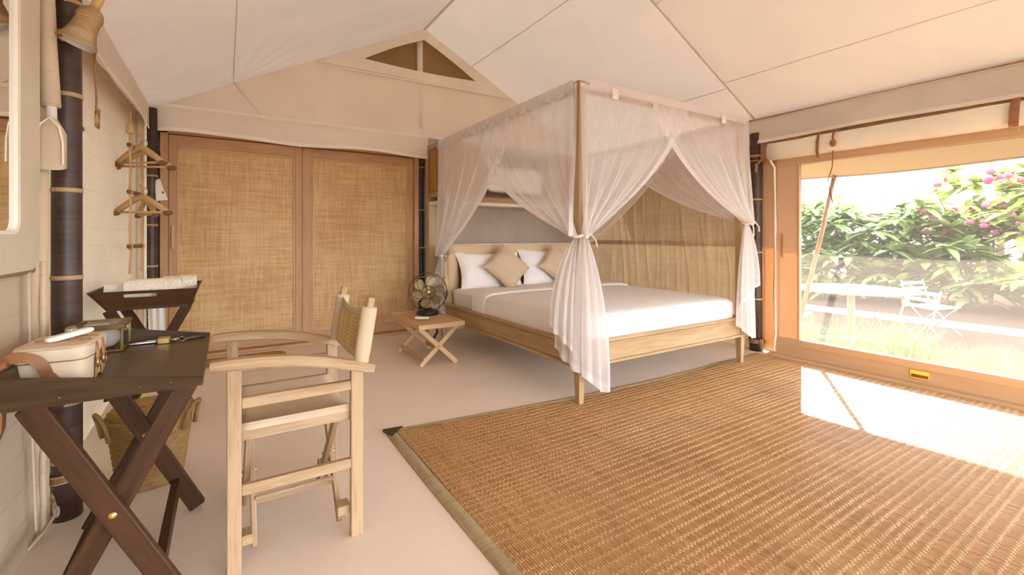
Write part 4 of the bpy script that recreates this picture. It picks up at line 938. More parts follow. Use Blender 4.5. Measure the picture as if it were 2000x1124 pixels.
# ================================================================== RUG
def make_rug():
    x0, x1, y0, y1 = 0.76, 4.22, -1.35, 2.47
    def yb(x): return 2.55-0.20*math.sin(min(1, max(0, (x-0.76)/2.9))*PI*0.62)+0.045*((x-0.76)/3.4)
    rug = thing('reed_rug', 'large brown reed rug with woven border in front of the bed', 'rug', (2.5, 0.6, 0.0))
    rng = np.random.default_rng(3)
    bw = 0.055
    nx = 322; pitch = (x1-x0-bw)/nx
    rows = []
    y = y0
    while y < y1+0.15:
        rows.append(y); y += 0.028+0.022*rng.random()
    rows = np.array(rows); ys = np.empty(len(rows)*2-1); ys[0::2] = rows; ys[1::2] = (rows[1:]+rows[:-1])/2
    prof = np.array([[-0.5, 0.0], [-0.30, 0.72], [0.05, 1.0], [0.36, 0.66], [0.5, 0.0]])
    m = len(prof); nyv = len(ys)
    xs = x0+bw+pitch*(np.arange(nx)+0.5)
    amp = np.where(np.arange(nyv) % 2 == 0, 0.0036, 0.0056)
    vx = xs[:, None, None]+prof[None, None, :, 0]*pitch+0*ys[None, :, None]
    jig = (rng.random((nx, nyv, 1))-0.5)*0.0016
    vx = vx+jig
    ybx = np.array([yb(x) for x in xs])-0.04
    vy = np.minimum(ys[None, :, None], ybx[:, None, None])+0*vx
    hgt = 0.0045+(amp[None, :, None]+(rng.random((nx, nyv, 1))-0.5)*0.0012)*prof[None, None, :, 1]
    hgt = hgt+0.003*np.sin(xs*2.1)[:, None, None]*np.sin(ys*3.3)[None, :, None]*0.6
    co = np.stack([vx-2.5, vy-0.6, np.broadcast_to(hgt, vx.shape)], -1).reshape(-1, 3)
    i, j, k = np.meshgrid(np.arange(nx), np.arange(nyv-1), np.arange(m-1), indexing='ij')
    b = (i*nyv+j)*m+k
    q = np.stack([b, b+1, b+m+1, b+m], -1).reshape(-1, 4)
    me = bpy.data.meshes.new('reeds')
    me.vertices.add(len(co)); me.vertices.foreach_set('co', co.astype(np.float32).ravel())
    me.loops.add(q.size); me.loops.foreach_set('vertex_index', q.ravel().astype(np.int32))
    me.polygons.add(len(q)); me.polygons.foreach_set('loop_start', np.arange(0, q.size, 4, dtype=np.int32))
    me.update(calc_edges=True)
    me.polygons.foreach_set('use_smooth', np.ones(len(q), dtype=bool))
    g = np.stack([vx, vy, np.broadcast_to(rng.random((nx, 1, 1))*30, vx.shape)], -1).reshape(-1, 3)
    at = me.attributes.new('g', 'FLOAT_VECTOR', 'POINT'); at.data.foreach_set('vector', g.astype(np.float32).ravel())
    t = NT('rug_reed'); gg = t.coords()
    f = t.noise(t.mapping(gg, (60, 3.0, 1)), 1.0, 3, 0.6); f2 = t.noise(t.mapping(gg, (1.3, 2.2, 0)), 1.0, 4, 0.6)
    kk = t.math('ADD', t.math('MULTIPLY', f, 0.65), t.math('MULTIPLY', f2, 0.35))
    col = t.ramp(kk, [(0.30, (0.28, 0.13, 0.046)), (0.52, (0.49, 0.26, 0.105)), (0.72, (0.62, 0.38, 0.18))])
    t.bsdf(col, 0.29, 0, None, 0.65)
    me.materials.append(t.m)
    o = bpy.data.objects.new('reeds', me); C.objects.link(o); o.parent = rug; o['kind'] = 'stuff'
    # raised stitches of the warp threads, on every reed
    cx = xs[:, None]+(rng.random((nx, len(rows)))-0.5)*0.002; cy = rows[None, :]+(rng.random((nx, len(rows)))-0.5)*0.004+((np.arange(nx) % 2)*0.006)[:, None]
    ok = cy < (ybx[:, None]-0.01)
    cx, cy = cx[ok], cy[ok]
    tz = 0.0045+0.003*np.sin(cx*2.1)*np.sin(cy*3.3)*0.6
    pts = np.array([[-0.0034, -0.008, 0.003], [0.0034, -0.008, 0.003], [0.0034, 0.008, 0.003], [-0.0034, 0.008, 0.003], [0.0, -0.0045, 0.0068], [0.0, 0.0045, 0.0068]])
    co = (np.stack([cx-2.5, cy-0.6, tz], -1)[:, None, :]+pts[None]).reshape(-1, 3)
    n_ = len(cx); base = (np.arange(n_)*6)[:, None]
    quads = np.concatenate([base+np.array([[0, 3, 5, 4]]), base+np.array([[1, 4, 5, 2]])]); tris = np.concatenate([base+np.array([[0, 4, 1]]), base+np.array([[2, 5, 3]])])
    me = bpy.data.meshes.new('stitches'); me.from_pydata(co.tolist(), [], quads.tolist()+tris.tolist())
    me.polygons.foreach_set('use_smooth', [True]*len(me.polygons))
    me.materials.append(plain('rug_thread', (0.62, 0.40, 0.20), 0.5, var=0.12, nscale=3))
    o = bpy.data.objects.new('stitches', me); C.objects.link(o); o.parent = rug; o['kind'] = 'stuff'
    M['border'] = weave('rug_border', (0.50, 0.38, 0.22), (0.36, 0.26, 0.14), (0.22, 0.15, 0.07), 220, 220)
    MB().grid(lambda u, v: (lerp(x0-0.005, x0+bw+0.004, u)+0.004*math.sin(v*13), lerp(y0, yb(x0)-0.02, v), 0.0035+0.008*math.sin(PI*u)**0.4), 4, 30, gfn=lambda u, v: (u*0.06, v*3.8, 0)).build('border_tape', M['border'], rug, True)
    MB().grid(lambda u, v: (lerp(x0, x1, v), lerp(yb(lerp(x0, x1, v))-0.05, yb(lerp(x0, x1, v))+0.004, u), 0.0035+0.008*math.sin(PI*u)**0.4), 4, 60, gfn=lambda u, v: (u*0.06, v*3.4, 0)).build('border_tape', M['border'], rug, True)
    cy = yb(x0)
    lab(MB().prism([(x0-0.012, cy+0.008, 0.004), (x0+0.010, cy-0.10, 0.004), (x0+0.055, cy-0.055, 0.004), (x0+0.10, cy-0.006, 0.004)], (0, 0, 0.011)).build('corner_patch', 'leather_dark', rug), 'dark brown leather corner patch')
make_rug()
mtm = MB(); mtm.prism([(x, y, 0.0) for x, y in rrect(0.02, 4.70, 0.46, 0.16, 0.10, 6)], (0, 0, 0.016)); mo = mtm.build('woven_mat', weave('mat_weave', (0.50, 0.30, 0.10), (0.34, 0.18, 0.05), (0.14, 0.06, 0.02), 60, 60, bumpk=1.0))
tag(mo, 'small rounded rattan mat on the floor before the rattan doors', 'mat')

# ================================================================== DESK
dk = thing('campaign_desk', 'dark wooden tray desk with crossed legs against the left wall', 'desk', (-0.26, 1.97, 0))
dx0, dx1, dy0, dy1, dz = -0.465, -0.055, 1.61, 2.335, 0.684
MB().box((dx0+0.006, dy0+0.01, dz-0.016), (dx1, dy1-0.01, dz), 0.002).build('desk_top', 'desk', dk)
for y, s_ in ((dy0, 1), (dy1, -1)):     # end boards taper towards the seat side, flared outwards
    MB().prism([(dx0, y, dz-0.018), (dx1-0.002, y, dz-0.018), (dx1, y-s_*0.006, dz+0.006), (dx0-0.018, y-s_*0.022, dz+0.074)], (0, s_*0.014, 0), (0, 2)).build('end_board', 'desk_board', dk)
MB().prism([(dx0, dy0, dz-0.018), (dx0, dy1, dz-0.018), (dx0-0.018, dy1+0.02, dz+0.074), (dx0-0.018, dy0-0.02, dz+0.074)], (0.014, 0, 0), (1, 2)).build('back_board', 'desk_board', dk)
for k, x in enumerate((-0.36, -0.20, -0.13)):
    MB().superell((x, dy0-0.008, dz+0.004), (0.0025, 0.0015, 0.0025), 0.8, 0.8, 8, 6).build('screw', 'antique', dk, True)
zt_ = dz-0.018
def xlegs(parent, y, s_, xa, xb, ztop, zfoot_out, wmat, wd=0.055, th=0.028, boltz=None):
    a0, a1 = (xa, xb)
    l1 = MB().beam((a0+0.01, y, ztop+0.01), (a1-0.02, y, -0.012), wd, th, (0, 1, 0), 0.003)
    return l1
for y in (dy0+0.035, dy1-0.095):
    # two boards cross and are bolted
    l = MB().beam((-0.425, y, zt_-0.0), (-0.095, y, 0.012), 0.056, 0.030, (0, 1, 0)); l.build('leg', 'dark', dk)
    l = MB().beam((-0.095, y+0.032, zt_-0.0), (-0.425, y+0.032, 0.012), 0.056, 0.030, (0, 1, 0)); l.build('leg', 'dark', dk)
    MB().lathe([(0.011, 0), (0.010, 0.004), (0.004, 0.007), (0.0005, 0.0075)], 14, rot_to((0, -1, 0), (-0.26, y-0.0145, 0.34))).build('bolt', 'brass_bright', dk, True)
MB().beam((-0.165, dy0+0.05, 0.12), (-0.165, dy1-0.09, 0.12), 0.028, 0.05).build('stretcher', 'dark', dk)
MB().beam((-0.385, dy0+0.05, 0.10), (-0.385, dy1-0.09, 0.10), 0.028, 0.05).build('stretcher', 'dark', dk)
MB().beam((-0.40, dy0+0.10, zt_-0.02), (-0.40, dy1-0.12, zt_-0.02), 0.05, 0.03).build('bearer', 'dark', dk)
MB().beam((-0.11, dy0+0.10, zt_-0.02), (-0.11, dy1-0.12, zt_-0.02), 0.05, 0.03).build('bearer', 'dark', dk)

# luggage rack table with towels
rk = thing('tray_stand', 'dark wooden tray on crossed legs holding towels by the left wall', 'tray table', (-0.36, 3.44, 0))
rx0, rx1, ry0, ry1, rz = -0.535, -0.170, 3.20, 3.66, 0.715
MB().box((rx0, ry0, rz-0.014), (rx1, ry1, rz), 0.002).build('tray_base', 'dark', rk)
def handle_board(y, s_):
    mb = MB(); fl2 = 0.035
    A = [(rx0, rz-0.014), (rx1, rz-0.014), (rx1+0.038, rz+0.092), (rx0-0.075, rz+0.092)]
    yy = lambda z: y-s_*fl2*(z-rz)/0.09
    outer = []; nn = 8
    for i in range(4):
        P, Q = A[i], A[(i+1) % 4]
        for k in range(nn): outer.append((lerp(P[0], Q[0], k/nn), lerp(P[1], Q[1], k/nn)))
    hole = rrect(-0.392, rz+0.066, 0.072, 0.010, 0.0098, 7)
    hole = hole[16:24]+hole[24:]+hole[:8]+hole[8:16]
    ring_plate(mb, outer, hole, lambda x, z: (x, yy(z), z), (0, s_*0.013, 0)); return mb
handle_board(ry0, 1).build('handle_board', 'dark', rk)
handle_board(ry1, -1).build('handle_board', 'dark', rk)
MB().prism([(rx0, ry0, rz-0.014), (rx0, ry1, rz-0.014), (rx0-0.075, ry1+0.035, rz+0.092), (rx0-0.075, ry0-0.035, rz+0.092)], (0.013, 0, 0), (1, 2)).build('side_board', 'dark', rk)
MB().prism([(rx1, ry0, rz-0.014), (rx1, ry1, rz-0.014), (rx1+0.038, ry1+0.035, rz+0.092), (rx1+0.038, ry0-0.035, rz+0.092)], (-0.013, 0, 0), (1, 2)).build('side_board', 'dark', rk)
for y in (ry0+0.04, ry1-0.06):
    MB().beam((-0.535, y, rz-0.014), (-0.19, y, 0.012), 0.052, 0.026, (0, 1, 0)).build('leg', 'dark', rk)
    MB().beam((-0.19, y+0.030, rz-0.014), (-0.535, y+0.030, 0.012), 0.052, 0.026, (0, 1, 0)).build('leg', 'dark', rk)
    MB().lathe([(0.010, 0), (0.009, 0.004), (0.0005, 0.007)], 14, rot_to((0, -1, 0), (-0.362, y-0.0125, 0.355))).build('bolt', 'brass_bright', rk, True)
for x in (-0.45, -0.27):
    MB().beam((x, ry0+0.04, 0.14), (x, ry1-0.03, 0.14), 0.024, 0.04).build('stretcher', 'dark', rk)
def towel(c, L, r, mat, label, yaw=0.0, rz_=None):
    mb = MB(); R = Matrix.Rotation(yaw, 3, 'Z'); c = V(c); rz_ = rz_ or r
    pr = []
    nsp = 90
    def f(u, v):
        a = 2*PI*2.6*v; rr = r*(0.25+0.75*v)
        dz_ = rz_/r
        end = 0.012*(1-v)
        x = lerp(-L/2+end, L/2-end, u)
        return c+R @ V((x, rr*math.cos(a), rr*dz_*math.sin(a)+0.002*nz(x*9, a, 1)))
    mb.grid(f, 10, nsp)
    for sg in (-1, 1):
        mb.lathe([(0.0005, 0), (r*0.9, 0.0)], 20, Matrix.Translation(c+R @ V((sg*(L/2-0.012), 0, 0))) @ (R.to_4x4() @ Matrix.Rotation(PI/2, 4, 'Y')) @ Matrix.Diagonal((rz_/r, 1, 1, 1)), cap=False)
    o = mb.build('rolled_towel', mat, None, True); return tag(o, label, 'towel', 'rolled towels on the tray stand')
towel((-0.49, 3.40, rz+0.066), 0.17, 0.065, 'towel_white', 'white towel roll in the tray, end nearest the wall', 0.05, 0.062)
towel((-0.345, 3.31, rz+0.079), 0.26, 0.075, 'towel', 'cream towel roll in the front of the tray', 0.0, 0.076)
towel((-0.235, 3.47, rz+0.079), 0.17, 0.075, 'towel', 'cream towel roll in the tray, end nearest the doors', 0.0, 0.076)
tag(MB().grid(lambda u, v: (lerp(-0.53, -0.42, u)+0.01*math.sin(v*3), 4.62+0.02*math.sin(u*16), lerp(0.02, 0.66, v)), 16, 10).build('hanging_cloth', 'linen', None, True), 'white cloth hanging in the corner behind the tray stand', 'cloth')

# items on the desk
bg_ = thing('picnic_bag', 'cream canvas box bag with tan leather handle and straps on the desk', 'bag', (-0.392, 1.83, dz+0.001))
bc = V((-0.400, 1.82, dz)); yaw = -0.06; BM = Matrix.Rotation(yaw, 4, 'Z')
def bagbox(c, h, name, mat, e1=0.16, e2=0.34): MB().superell(c, h, e1, e2, 48, 16, BM).build(name, mat, bg_, True)
bagbox(bc+V((0, 0, 0.040)), (0.077, 0.105, 0.0385), 'body', 'bag')
bagbox(bc+V((0, 0, 0.094)), (0.080, 0.109, 0.0215), 'lid', 'bag')
MB().tube([bc+BM.to_3x3() @ V((0.0795*math.copysign(abs(math.cos(a))**0.36, math.cos(a)), 0.1085*math.copysign(abs(math.sin(a))**0.36, math.sin(a)), 0.110)) for a in [2*PI*k/48 for k in range(48)]], 0.0022, 5, loop=True).build('lid_piping', 'seat', bg_, True)
MB().tube([bc+BM.to_3x3() @ V((0.0785*math.copysign(abs(math.cos(a))**0.36, math.cos(a)), 0.107*math.copysign(abs(math.sin(a))**0.36, math.sin(a)), 0.075)) for a in [2*PI*k/48 for k in range(48)]], 0.0022, 5, loop=True).build('lid_gap', 'leather', bg_, True)
# handle strap on the viewer side
yh = -0.112
MB().ribbon([bc+BM.to_3x3() @ q for q in curve_pts(((-0.085, yh+0.01, 0.080), (-0.07, yh-0.008, 0.094), (-0.045, yh-0.012, 0.098), (-0.02, yh-0.012, 0.088), (-0.006, yh-0.010, 0.068), (0.0, yh-0.004, 0.045), (0.004, yh-0.002, 0.025)))], 0.026, 0.004, (0, -1, 0.3)).build('handle', 'leather', bg_)
MB().prism([bc+BM.to_3x3() @ V(q) for q in ((-0.012, yh, 0.045), (0.014, yh, 0.045), (0.032, yh, 0.018), (0.028, yh, 0.002), (-0.028, yh, 0.002), (-0.026, yh, 0.018))], BM.to_3x3() @ V((0, 0.006, 0))).build('handle_tab', 'leather', bg_)
for y in (-0.028, 0.028):
    MB().ribbon([bc+BM.to_3x3() @ V(q) for q in ((0.02, y, 0.117), (0.063, y, 0.117), (0.080, y, 0.106), (0.084, y, 0.075), (0.081, y, 0.02), (0.079, y, 0.004))], 0.020, 0.004, (0.4, 0, 1)).build('closing_strap', 'leather_tan', bg_)
    MB().tube([bc+BM.to_3x3() @ V(q) for q in ((0.086, y-0.014, 0.062), (0.086, y+0.014, 0.062), (0.086, y+0.014, 0.036), (0.086, y-0.014, 0.036))], 0.003, 6, (1, 0, 0), loop=True).build('buckle', 'brass', bg_, True)
MB().superell(bc+V((-0.045, -0.005, 0.1165)), (0.014, 0.014, 0.003), 0.7, 0.9, 14, 6).build('lid_button', 'leather_tan', bg_, True)
MB().ribbon([(-0.478, 1.72, dz+0.05), (-0.484, 1.708, dz+0.086), (-0.500, 1.70, dz+0.07), (-0.487, 1.70, 0.64), (-0.488, 1.70, 0.60), (-0.50, 1.705, 0.56), (-0.53, 1.71, 0.545)], 0.028, 0.004, (1, 0, 0.2)).build('shoulder_strap', 'leather', bg_)
t = thing('white_handset', 'slim white handset lying on the lid of the canvas bag', 'remote', (-0.385, 1.815, dz+0.117))
RM = Matrix.Rotation(0.75, 4, 'Z') @ Matrix.Rotation(-0.12, 4, 'Y')
MB().superell((-0.385, 1.815, dz+0.130), (0.058, 0.014, 0.008), 0.5, 0.4, 32, 10, RM, fn=lambda p: V((p.x, p.y*(1.0+p.x*3), p.z))).build('body', 'white', t, True)
MB().superell((-0.365, 1.835, dz+0.1385), (0.020, 0.006, 0.002), 0.6, 0.4, 16, 6, RM).build('key_field', 'steel', t, True)
t = thing('glass_stopper', 'small clear glass knob behind the white handset on the bag', 'knob', (-0.40, 1.90, dz+0.115))
MB().superell((-0.398, 1.895, dz+0.131), (0.016, 0.016, 0.014), 0.9, 1, 18, 10).build('ball', 'glass', t, True)
MB().lathe([(0.007, 0), (0.009, 0.003), (0.004, 0.006)], 14, Matrix.Translation((-0.398, 1.895, dz+0.1165))).build('neck', 'steel', t, True)

gb = thing('glass_box', 'glass display box in an aged brass frame holding white cups on the desk', 'box', (-0.395, 2.21, dz))
gx0, gx1, gy0, gy1, gz0, gz1 = -0.455, -0.318, 2.155, 2.312, dz+0.002, dz+0.085
e = 0.004
for x in (gx0, gx1):
    for y in (gy0, gy1): MB().box((x-e, y-e, gz0), (x+e, y+e, gz1), 0.001).build('corner_bar', 'antique', gb)
for z in (gz0+0.003, gz1):
    r_ = MB()
    for y in (gy0, gy1): r_.box((gx0, y-e, z-e), (gx1, y+e, z+e), 0.001)
    for x in (gx0, gx1): r_.box((x-e, gy0, z-e), (x+e, gy1, z+e), 0.001)
    r_.build('frame', 'antique', gb)
ld = MB(); ring_plate(ld, rrect((gx0+gx1)/2, (gy0+gy1)/2, 0.076, 0.086, 0.002, 2), rrect((gx0+gx1)/2, (gy0+gy1)/2, 0.052, 0.062, 0.002, 2), lambda x, y: (x, y, gz1+0.004), (0, 0, 0.010)); ld.build('lid_rim', 'antique', gb)
MB().box((gx0+0.02, gy0+0.02, gz1+0.008), (gx1-0.02, gy1-0.02, gz1+0.011), 0.001).build('lid_glass', 'glass', gb)
for a, c in (((gx0, gy0-0.001, gz0), (gx1, gy0+0.001, gz1)), ((gx1-0.001, gy0, gz0), (gx1+0.001, gy1, gz1)), ((gx0-0.001, gy0, gz0), (gx0+0.001, gy1, gz1))):
    MB().box(a, c, 0.0003).build('pane', 'glass', gb)
MB().box((gx0, gy0, gz0), (gx1, gy1, gz0+0.003), 0.0005).build('base_plate', 'antique', gb)
def cup(c, d, label):
    o = thing('white_cup', label, 'cup', c, 'white cups in the glass box'); X = rot_to(d, c)
    MB().lathe([(0.0005, 0.0), (0.016, 0.0), (0.030, 0.008), (0.034, 0.03), (0.034, 0.062), (0.032, 0.062), (0.031, 0.03), (0.026, 0.010), (0.0005, 0.006)], 30, X, rip=lambda i, k: 0.0007*(k % 2) if 2 <= i <= 4 else 0).build('bowl', 'white', o, True)
    MB().tube([X @ V((0.034, 0, 0.02)), X @ V((0.047, 0, 0.026)), X @ V((0.047, 0, 0.044)), X @ V((0.034, 0, 0.052))], 0.003, 6).build('handle', 'white', o, True)
cup((-0.372, 2.186, dz+0.042), (0.1, 1, 0), 'white dotted cup lying on its side, front one in the glass box')
cup((-0.420, 2.225, dz+0.042), (0.0, 1, 0.05), 'white dotted cup behind the bag inside the glass box')
pn = thing('silver_pen', 'silver pen lying on the desk beside the padlock', 'pen', (-0.26, 2.235, dz))
MB().lathe([(0.001, 0), (0.005, 0.012), (0.006, 0.03), (0.006, 0.10), (0.004, 0.105)], 12, rot_to((0.95, 0.10, 0), (-0.315, 2.235, dz+0.0065))).build('barrel', 'steel', pn, True)
MB().box((-0.255, 2.236, dz+0.0125), (-0.215, 2.240, dz+0.0145), 0.0005).build('clip', 'white', pn)
pk = thing('padlock', 'brass padlock lying on the desk with key ring', 'padlock', (-0.20, 2.24, dz))
MB().box((-0.224, 2.215, dz+0.001), (-0.183, 2.262, dz+0.022), 0.003).build('body', 'brass_bright', pk)
MB().tube([(-0.183, 2.226, dz+0.011), (-0.162, 2.228, dz+0.011), (-0.155, 2.239, dz+0.011), (-0.162, 2.250, dz+0.011), (-0.183, 2.252, dz+0.011)], 0.0035, 8).build('shackle', 'steel', pk, True)
MB().tube([(-0.145+0.013*math.cos(a), 2.248+0.013*math.sin(a), dz+0.008+0.006*math.sin(a)) for a in [2*PI*k/16 for k in range(16)]], 0.0016, 6, loop=True).build('key_ring', 'steel', pk, True)
kt = thing('key_tag', 'dark brown leather key tag on the desk beside the padlock', 'key tag', (-0.115, 2.27, dz))
MB().superell((-0.112, 2.268, dz+0.007), (0.040, 0.017, 0.0085), 0.4, 0.4, 24, 8, Matrix.Rotation(0.35, 4, 'Z')).build('tag', 'leather_dark', kt, True)
MB().tube([(-0.138, 2.256, dz+0.012), (-0.12, 2.275, dz+0.018), (-0.085, 2.285, dz+0.014)], 0.0025, 6).build('loop', 'black', kt, True)

# wicker basket
wk = thing('wicker_basket', 'lidded wicker waste basket with two loop handles under the desk', 'basket', (-0.285, 2.62, 0))
WC = Matrix.Translation((-0.285, 2.62, 0)); N = 96; rows = 44
def wrip(i, k): return 0.0028*(1 if ((k//3)+(i//2)) % 2 else -1)*(1 if i % 2 else 0.4)
pr = [(lerp(0.115, 0.155, (i/rows)**0.8), 0.004+0.295*i/rows) for i in range(rows+1)]
MB().lathe(pr, N, WC, rip=wrip).build('body', 'wicker', wk, True)
MB().lathe([(0.158, 0.292), (0.166, 0.30), (0.160, 0.312), (0.15, 0.314)], 48, WC, cap=False, rip=lambda i, k: 0.003*math.sin(k*PI/2)).build('rim', 'wicker', wk, True)
MB().lathe([(0.155, 0.310), (0.15, 0.330), (0.12, 0.345), (0.08, 0.352), (0.04, 0.356), (0.001, 0.357)], N, WC, rip=lambda i, k: 0.003*(1 if (k//3+i) % 2 else -1) if i < 5 else 0).build('lid', 'wicker', wk, True)
for s_ in (-1, 1):
    d = V((s_*0.92, -0.40, 0)); q = V((-0.285, 2.62, 0))+d*0.158; tn = V((0.4, s_*0.92, 0))*0.045
    MB().tube([q-tn+V((0, 0, 0.235)), q-tn*0.9+d*0.014+V((0, 0, 0.30)), q-tn*0.5+d*0.03+V((0, 0, 0.345)), q+tn*0.5+d*0.03+V((0, 0, 0.345)), q+tn*0.9+d*0.014+V((0, 0, 0.30)), q+tn+V((0, 0, 0.235))], 0.010, 8).build('handle', 'wicker', wk, True)

# ================================================================== DIRECTOR'S CHAIR
ch = thing('director_chair', "teak director's chair with canvas seat drawn up to the desk", 'chair', (0.215, 1.965, 0))
for y in (1.72, 2.21):
    s_ = 1 if y < 2 else -1
    yc = y+s_*0.013
    MB().beam((0.024, yc, 0), (0.024, yc, 0.672), 0.042, 0.026, (0, 1, 0)).build('leg', 'teak_pale', ch)
    MB().beam((0.411, yc, 0), (0.411, yc, 0.612), 0.044, 0.026, (0, 1, 0)).build('leg', 'teak_pale', ch)
    arm = MB(); pts = [(-0.042, 0.687), (0.02, 0.688), (0.10, 0.685), (0.20, 0.676), (0.30, 0.656), (0.40, 0.628), (0.47, 0.607)]
    arm.sweep([(x, yc-s_*0.006, z) for x, z in pts], [(-0.022, -0.018), (0.022, -0.018), (0.026, -0.012), (0.026, 0.010), (0.018, 0.018), (-0.018, 0.018), (-0.026, 0.010), (-0.026, -0.012)], (0, 0, 1), [0.85, 1, 1, 1, 1, 0.95, 0.85]); arm.build('armrest', 'teak_pale', ch)
    MB().beam((0.045, yc, 0.556), (0.389, yc, 0.556), 0.022, 0.036).build('side_rail', 'teak_pale', ch)
    MB().beam((0.045, yc, 0.270), (0.389, yc, 0.270), 0.022, 0.036).build('side_rail', 'teak_pale', ch)
    MB().beam((0.045, yc+s_*0.02, 0.445), (0.389, yc+s_*0.02, 0.445), 0.02, 0.03).build('seat_bearer', 'teak_pale', ch)
    bp = MB(); bp.beam((0.424, yc+s_*0.006, 0.600), (0.466, yc+s_*0.006, 0.872), 0.026, 0.024, (0, 1, 0), 0.004); bp.build('back_post', 'teak_pale', ch)
    for (x, z) in ((0.024, 0.10), (0.411, 0.10), (0.024, 0.43), (0.411, 0.43), (0.024, 0.60)):
        MB().lathe([(0.007, 0), (0.007, 0.004), (0.0005, 0.006)], 10, rot_to((0, s_, 0), (x, y+s_*0.026, z))).build('bolt', 'steel', ch, True)
for x in (0.085, 0.365):
    MB().beam((x, 1.80, 0.03), (x, 2.17, 0.44), 0.034, 0.018, (1, 0, 0)).build('cross_leg', 'teak_pale', ch)
    MB().beam((x-0.02, 2.13, 0.03), (x-0.02, 1.76, 0.44), 0.034, 0.018, (1, 0, 0)).build('cross_leg', 'teak_pale', ch)
    MB().tube([(x-0.036, 1.965, 0.225), (x+0.016, 1.965, 0.225)], 0.006, 8).build('bolt', 'steel', ch, True)
    for y in (1.77, 2.16):
        MB().tube([(x-0.036, y, 0.43), (x+0.018, y, 0.43)], 0.005, 8).build('bolt', 'steel', ch, True)
    for y0_, y1_ in ((1.746, 1.80), (2.184, 2.135)):
        MB().box((x-0.04 if x < 0.2 else x-0.018, y0_, 0.075), (x-0.008 if x < 0.2 else x+0.028, y1_, 0.108), 0.002).build('foot_block', 'teak_pale', ch)
MB().beam((0.09, 1.893, 0.145), (0.36, 1.893, 0.145), 0.014, 0.036, (0, -0.6, 1)).build('stretcher', 'teak_pale', ch)
MB().beam((0.07, 2.045, 0.12), (0.34, 2.045, 0.12), 0.014, 0.036, (0, 0.6, 1)).build('stretcher', 'teak_pale', ch)
def seatf(u, v):
    y = lerp(1.742, 2.192, u); x = lerp(0.04, 0.40, v)
    k = 1-(2*u-1)**2
    return (x, y, 0.478-0.040*k-0.004*math.sin(v*5)*k)
sm = MB(); sm.grid(seatf, 24, 10); sm.grid(lambda u, v: (lerp(0.04, 0.40, v), lerp(1.742, 1.745, u), lerp(0.478, 0.425, u)), 3, 8); sm.grid(lambda u, v: (lerp(0.04, 0.40, v), lerp(2.192, 2.188, u), lerp(0.478, 0.425, u)), 3, 8)
so = sm.build('seat', 'seat', ch, True)
md = so.modifiers.new('cloth_thickness', 'SOLIDIFY'); md.thickness = 0.006
# back sling: sleeves round the posts, plaited panel between
def bx(z): return 0.424+(z-0.600)*0.042/0.272
slv = MB()
def bf2(u, v):
    y = lerp(1.742, 2.188, u); z = lerp(0.83, 0.635, v); k = 1-(2*u-1)**2
    return (bx(z)-0.004-0.012*k, y, z-0.020*k*(1-v)+0.006*k*v)
for z0 in (0,):
    bm_ = MB(); bm_.grid(lambda u, v: bf2(u, v*0.16), 20, 3); bm_.grid(lambda u, v: bf2(u, 0.84+v*0.16), 20, 3); bm_.grid(lambda u, v: bf2(u*0.16, 0.16+v*0.68), 4, 8); bm_.grid(lambda u, v: bf2(0.84+u*0.16, 0.16+v*0.68), 4, 8)
    bo = bm_.build('back_sling', 'seat', ch, True); md = bo.modifiers.new('cloth_thickness', 'SOLIDIFY'); md.thickness = 0.005
for y in (1.739, 2.191):
    sl_ = MB(); sl_.sweep([(bx(z), y, z) for z in (0.835, 0.82, 0.76, 0.70, 0.665, 0.65, 0.64, 0.628)], [(0.028*math.cos(2*PI*k/14), 0.022*math.sin(2*PI*k/14)) for k in range(14)], (0, 1, 0), [1.0, 1.06, 1.05, 1.04, 1.02, 0.92, 1.0, 0.95]); sl_.build('post_sleeve', 'seat', ch, True)
pnl = MB(); pnl.grid(lambda u, v: V(bf2(0.13+0.74*u, 0.14+0.72*v))+V((-0.004, 0, 0)), 20, 12, gfn=lambda u, v: (u*0.33+3, v*0.14+3, 0)); pnl.build('woven_panel', 'back_weave', ch, True)

# ================================================================== OUTSIDE
GZ = -0.46
gd = MB(); gd.grid(lambda u, v: (lerp(-60, 120, u), lerp(-60, 90, v), GZ-0.02), 8, 8)
def ground_mat():
    t = NT('gravel_ground'); o = t.coords('o'); f = t.noise(o, 0.35, 4); f2 = t.noise(o, 14, 3)
    t.bsdf(t.ramp(t.math('ADD', t.math('MULTIPLY', f, 0.6), t.math('MULTIPLY', f2, 0.4)), [(0.35, (0.050, 0.031, 0.023)), (0.65, (0.080, 0.053, 0.040))]), 0.95, 0, None, 0.0); return t.m
g_ = gd.build('ground', ground_mat(), kind='structure')
M['pale_stone'] = plain('pale_stone', (0.55, 0.52, 0.47), 0.8, var=0.04)
kb = MB(); kb.box((10.62, -12, GZ-0.02), (10.84, 22, GZ+0.07)); tag(kb.build('garden_kerb', 'pale_stone'), 'long white stone kerb across the garden behind the table', 'kerb')
kb = MB(); kb.box((22.6, -20, GZ-0.02), (22.9, 40, GZ+0.06)); tag(kb.build('path_edge', 'pale_stone'), 'thin pale edge of the far garden path', 'kerb')
for (x, y, L, lb) in ((24.5, 9.0, 1.6, 'white paving slab beyond the far path, left of the bushes'), (24.5, 4.4, 2.2, 'white paving slab beyond the far path, under the middle bushes')):
    s2 = MB(); s2.box((x-1.6, y-L/2, GZ-0.02), (x+1.6, y+L/2, GZ+0.05)); tag(s2.build('paving_slab', 'pale_stone'), lb, 'slab')
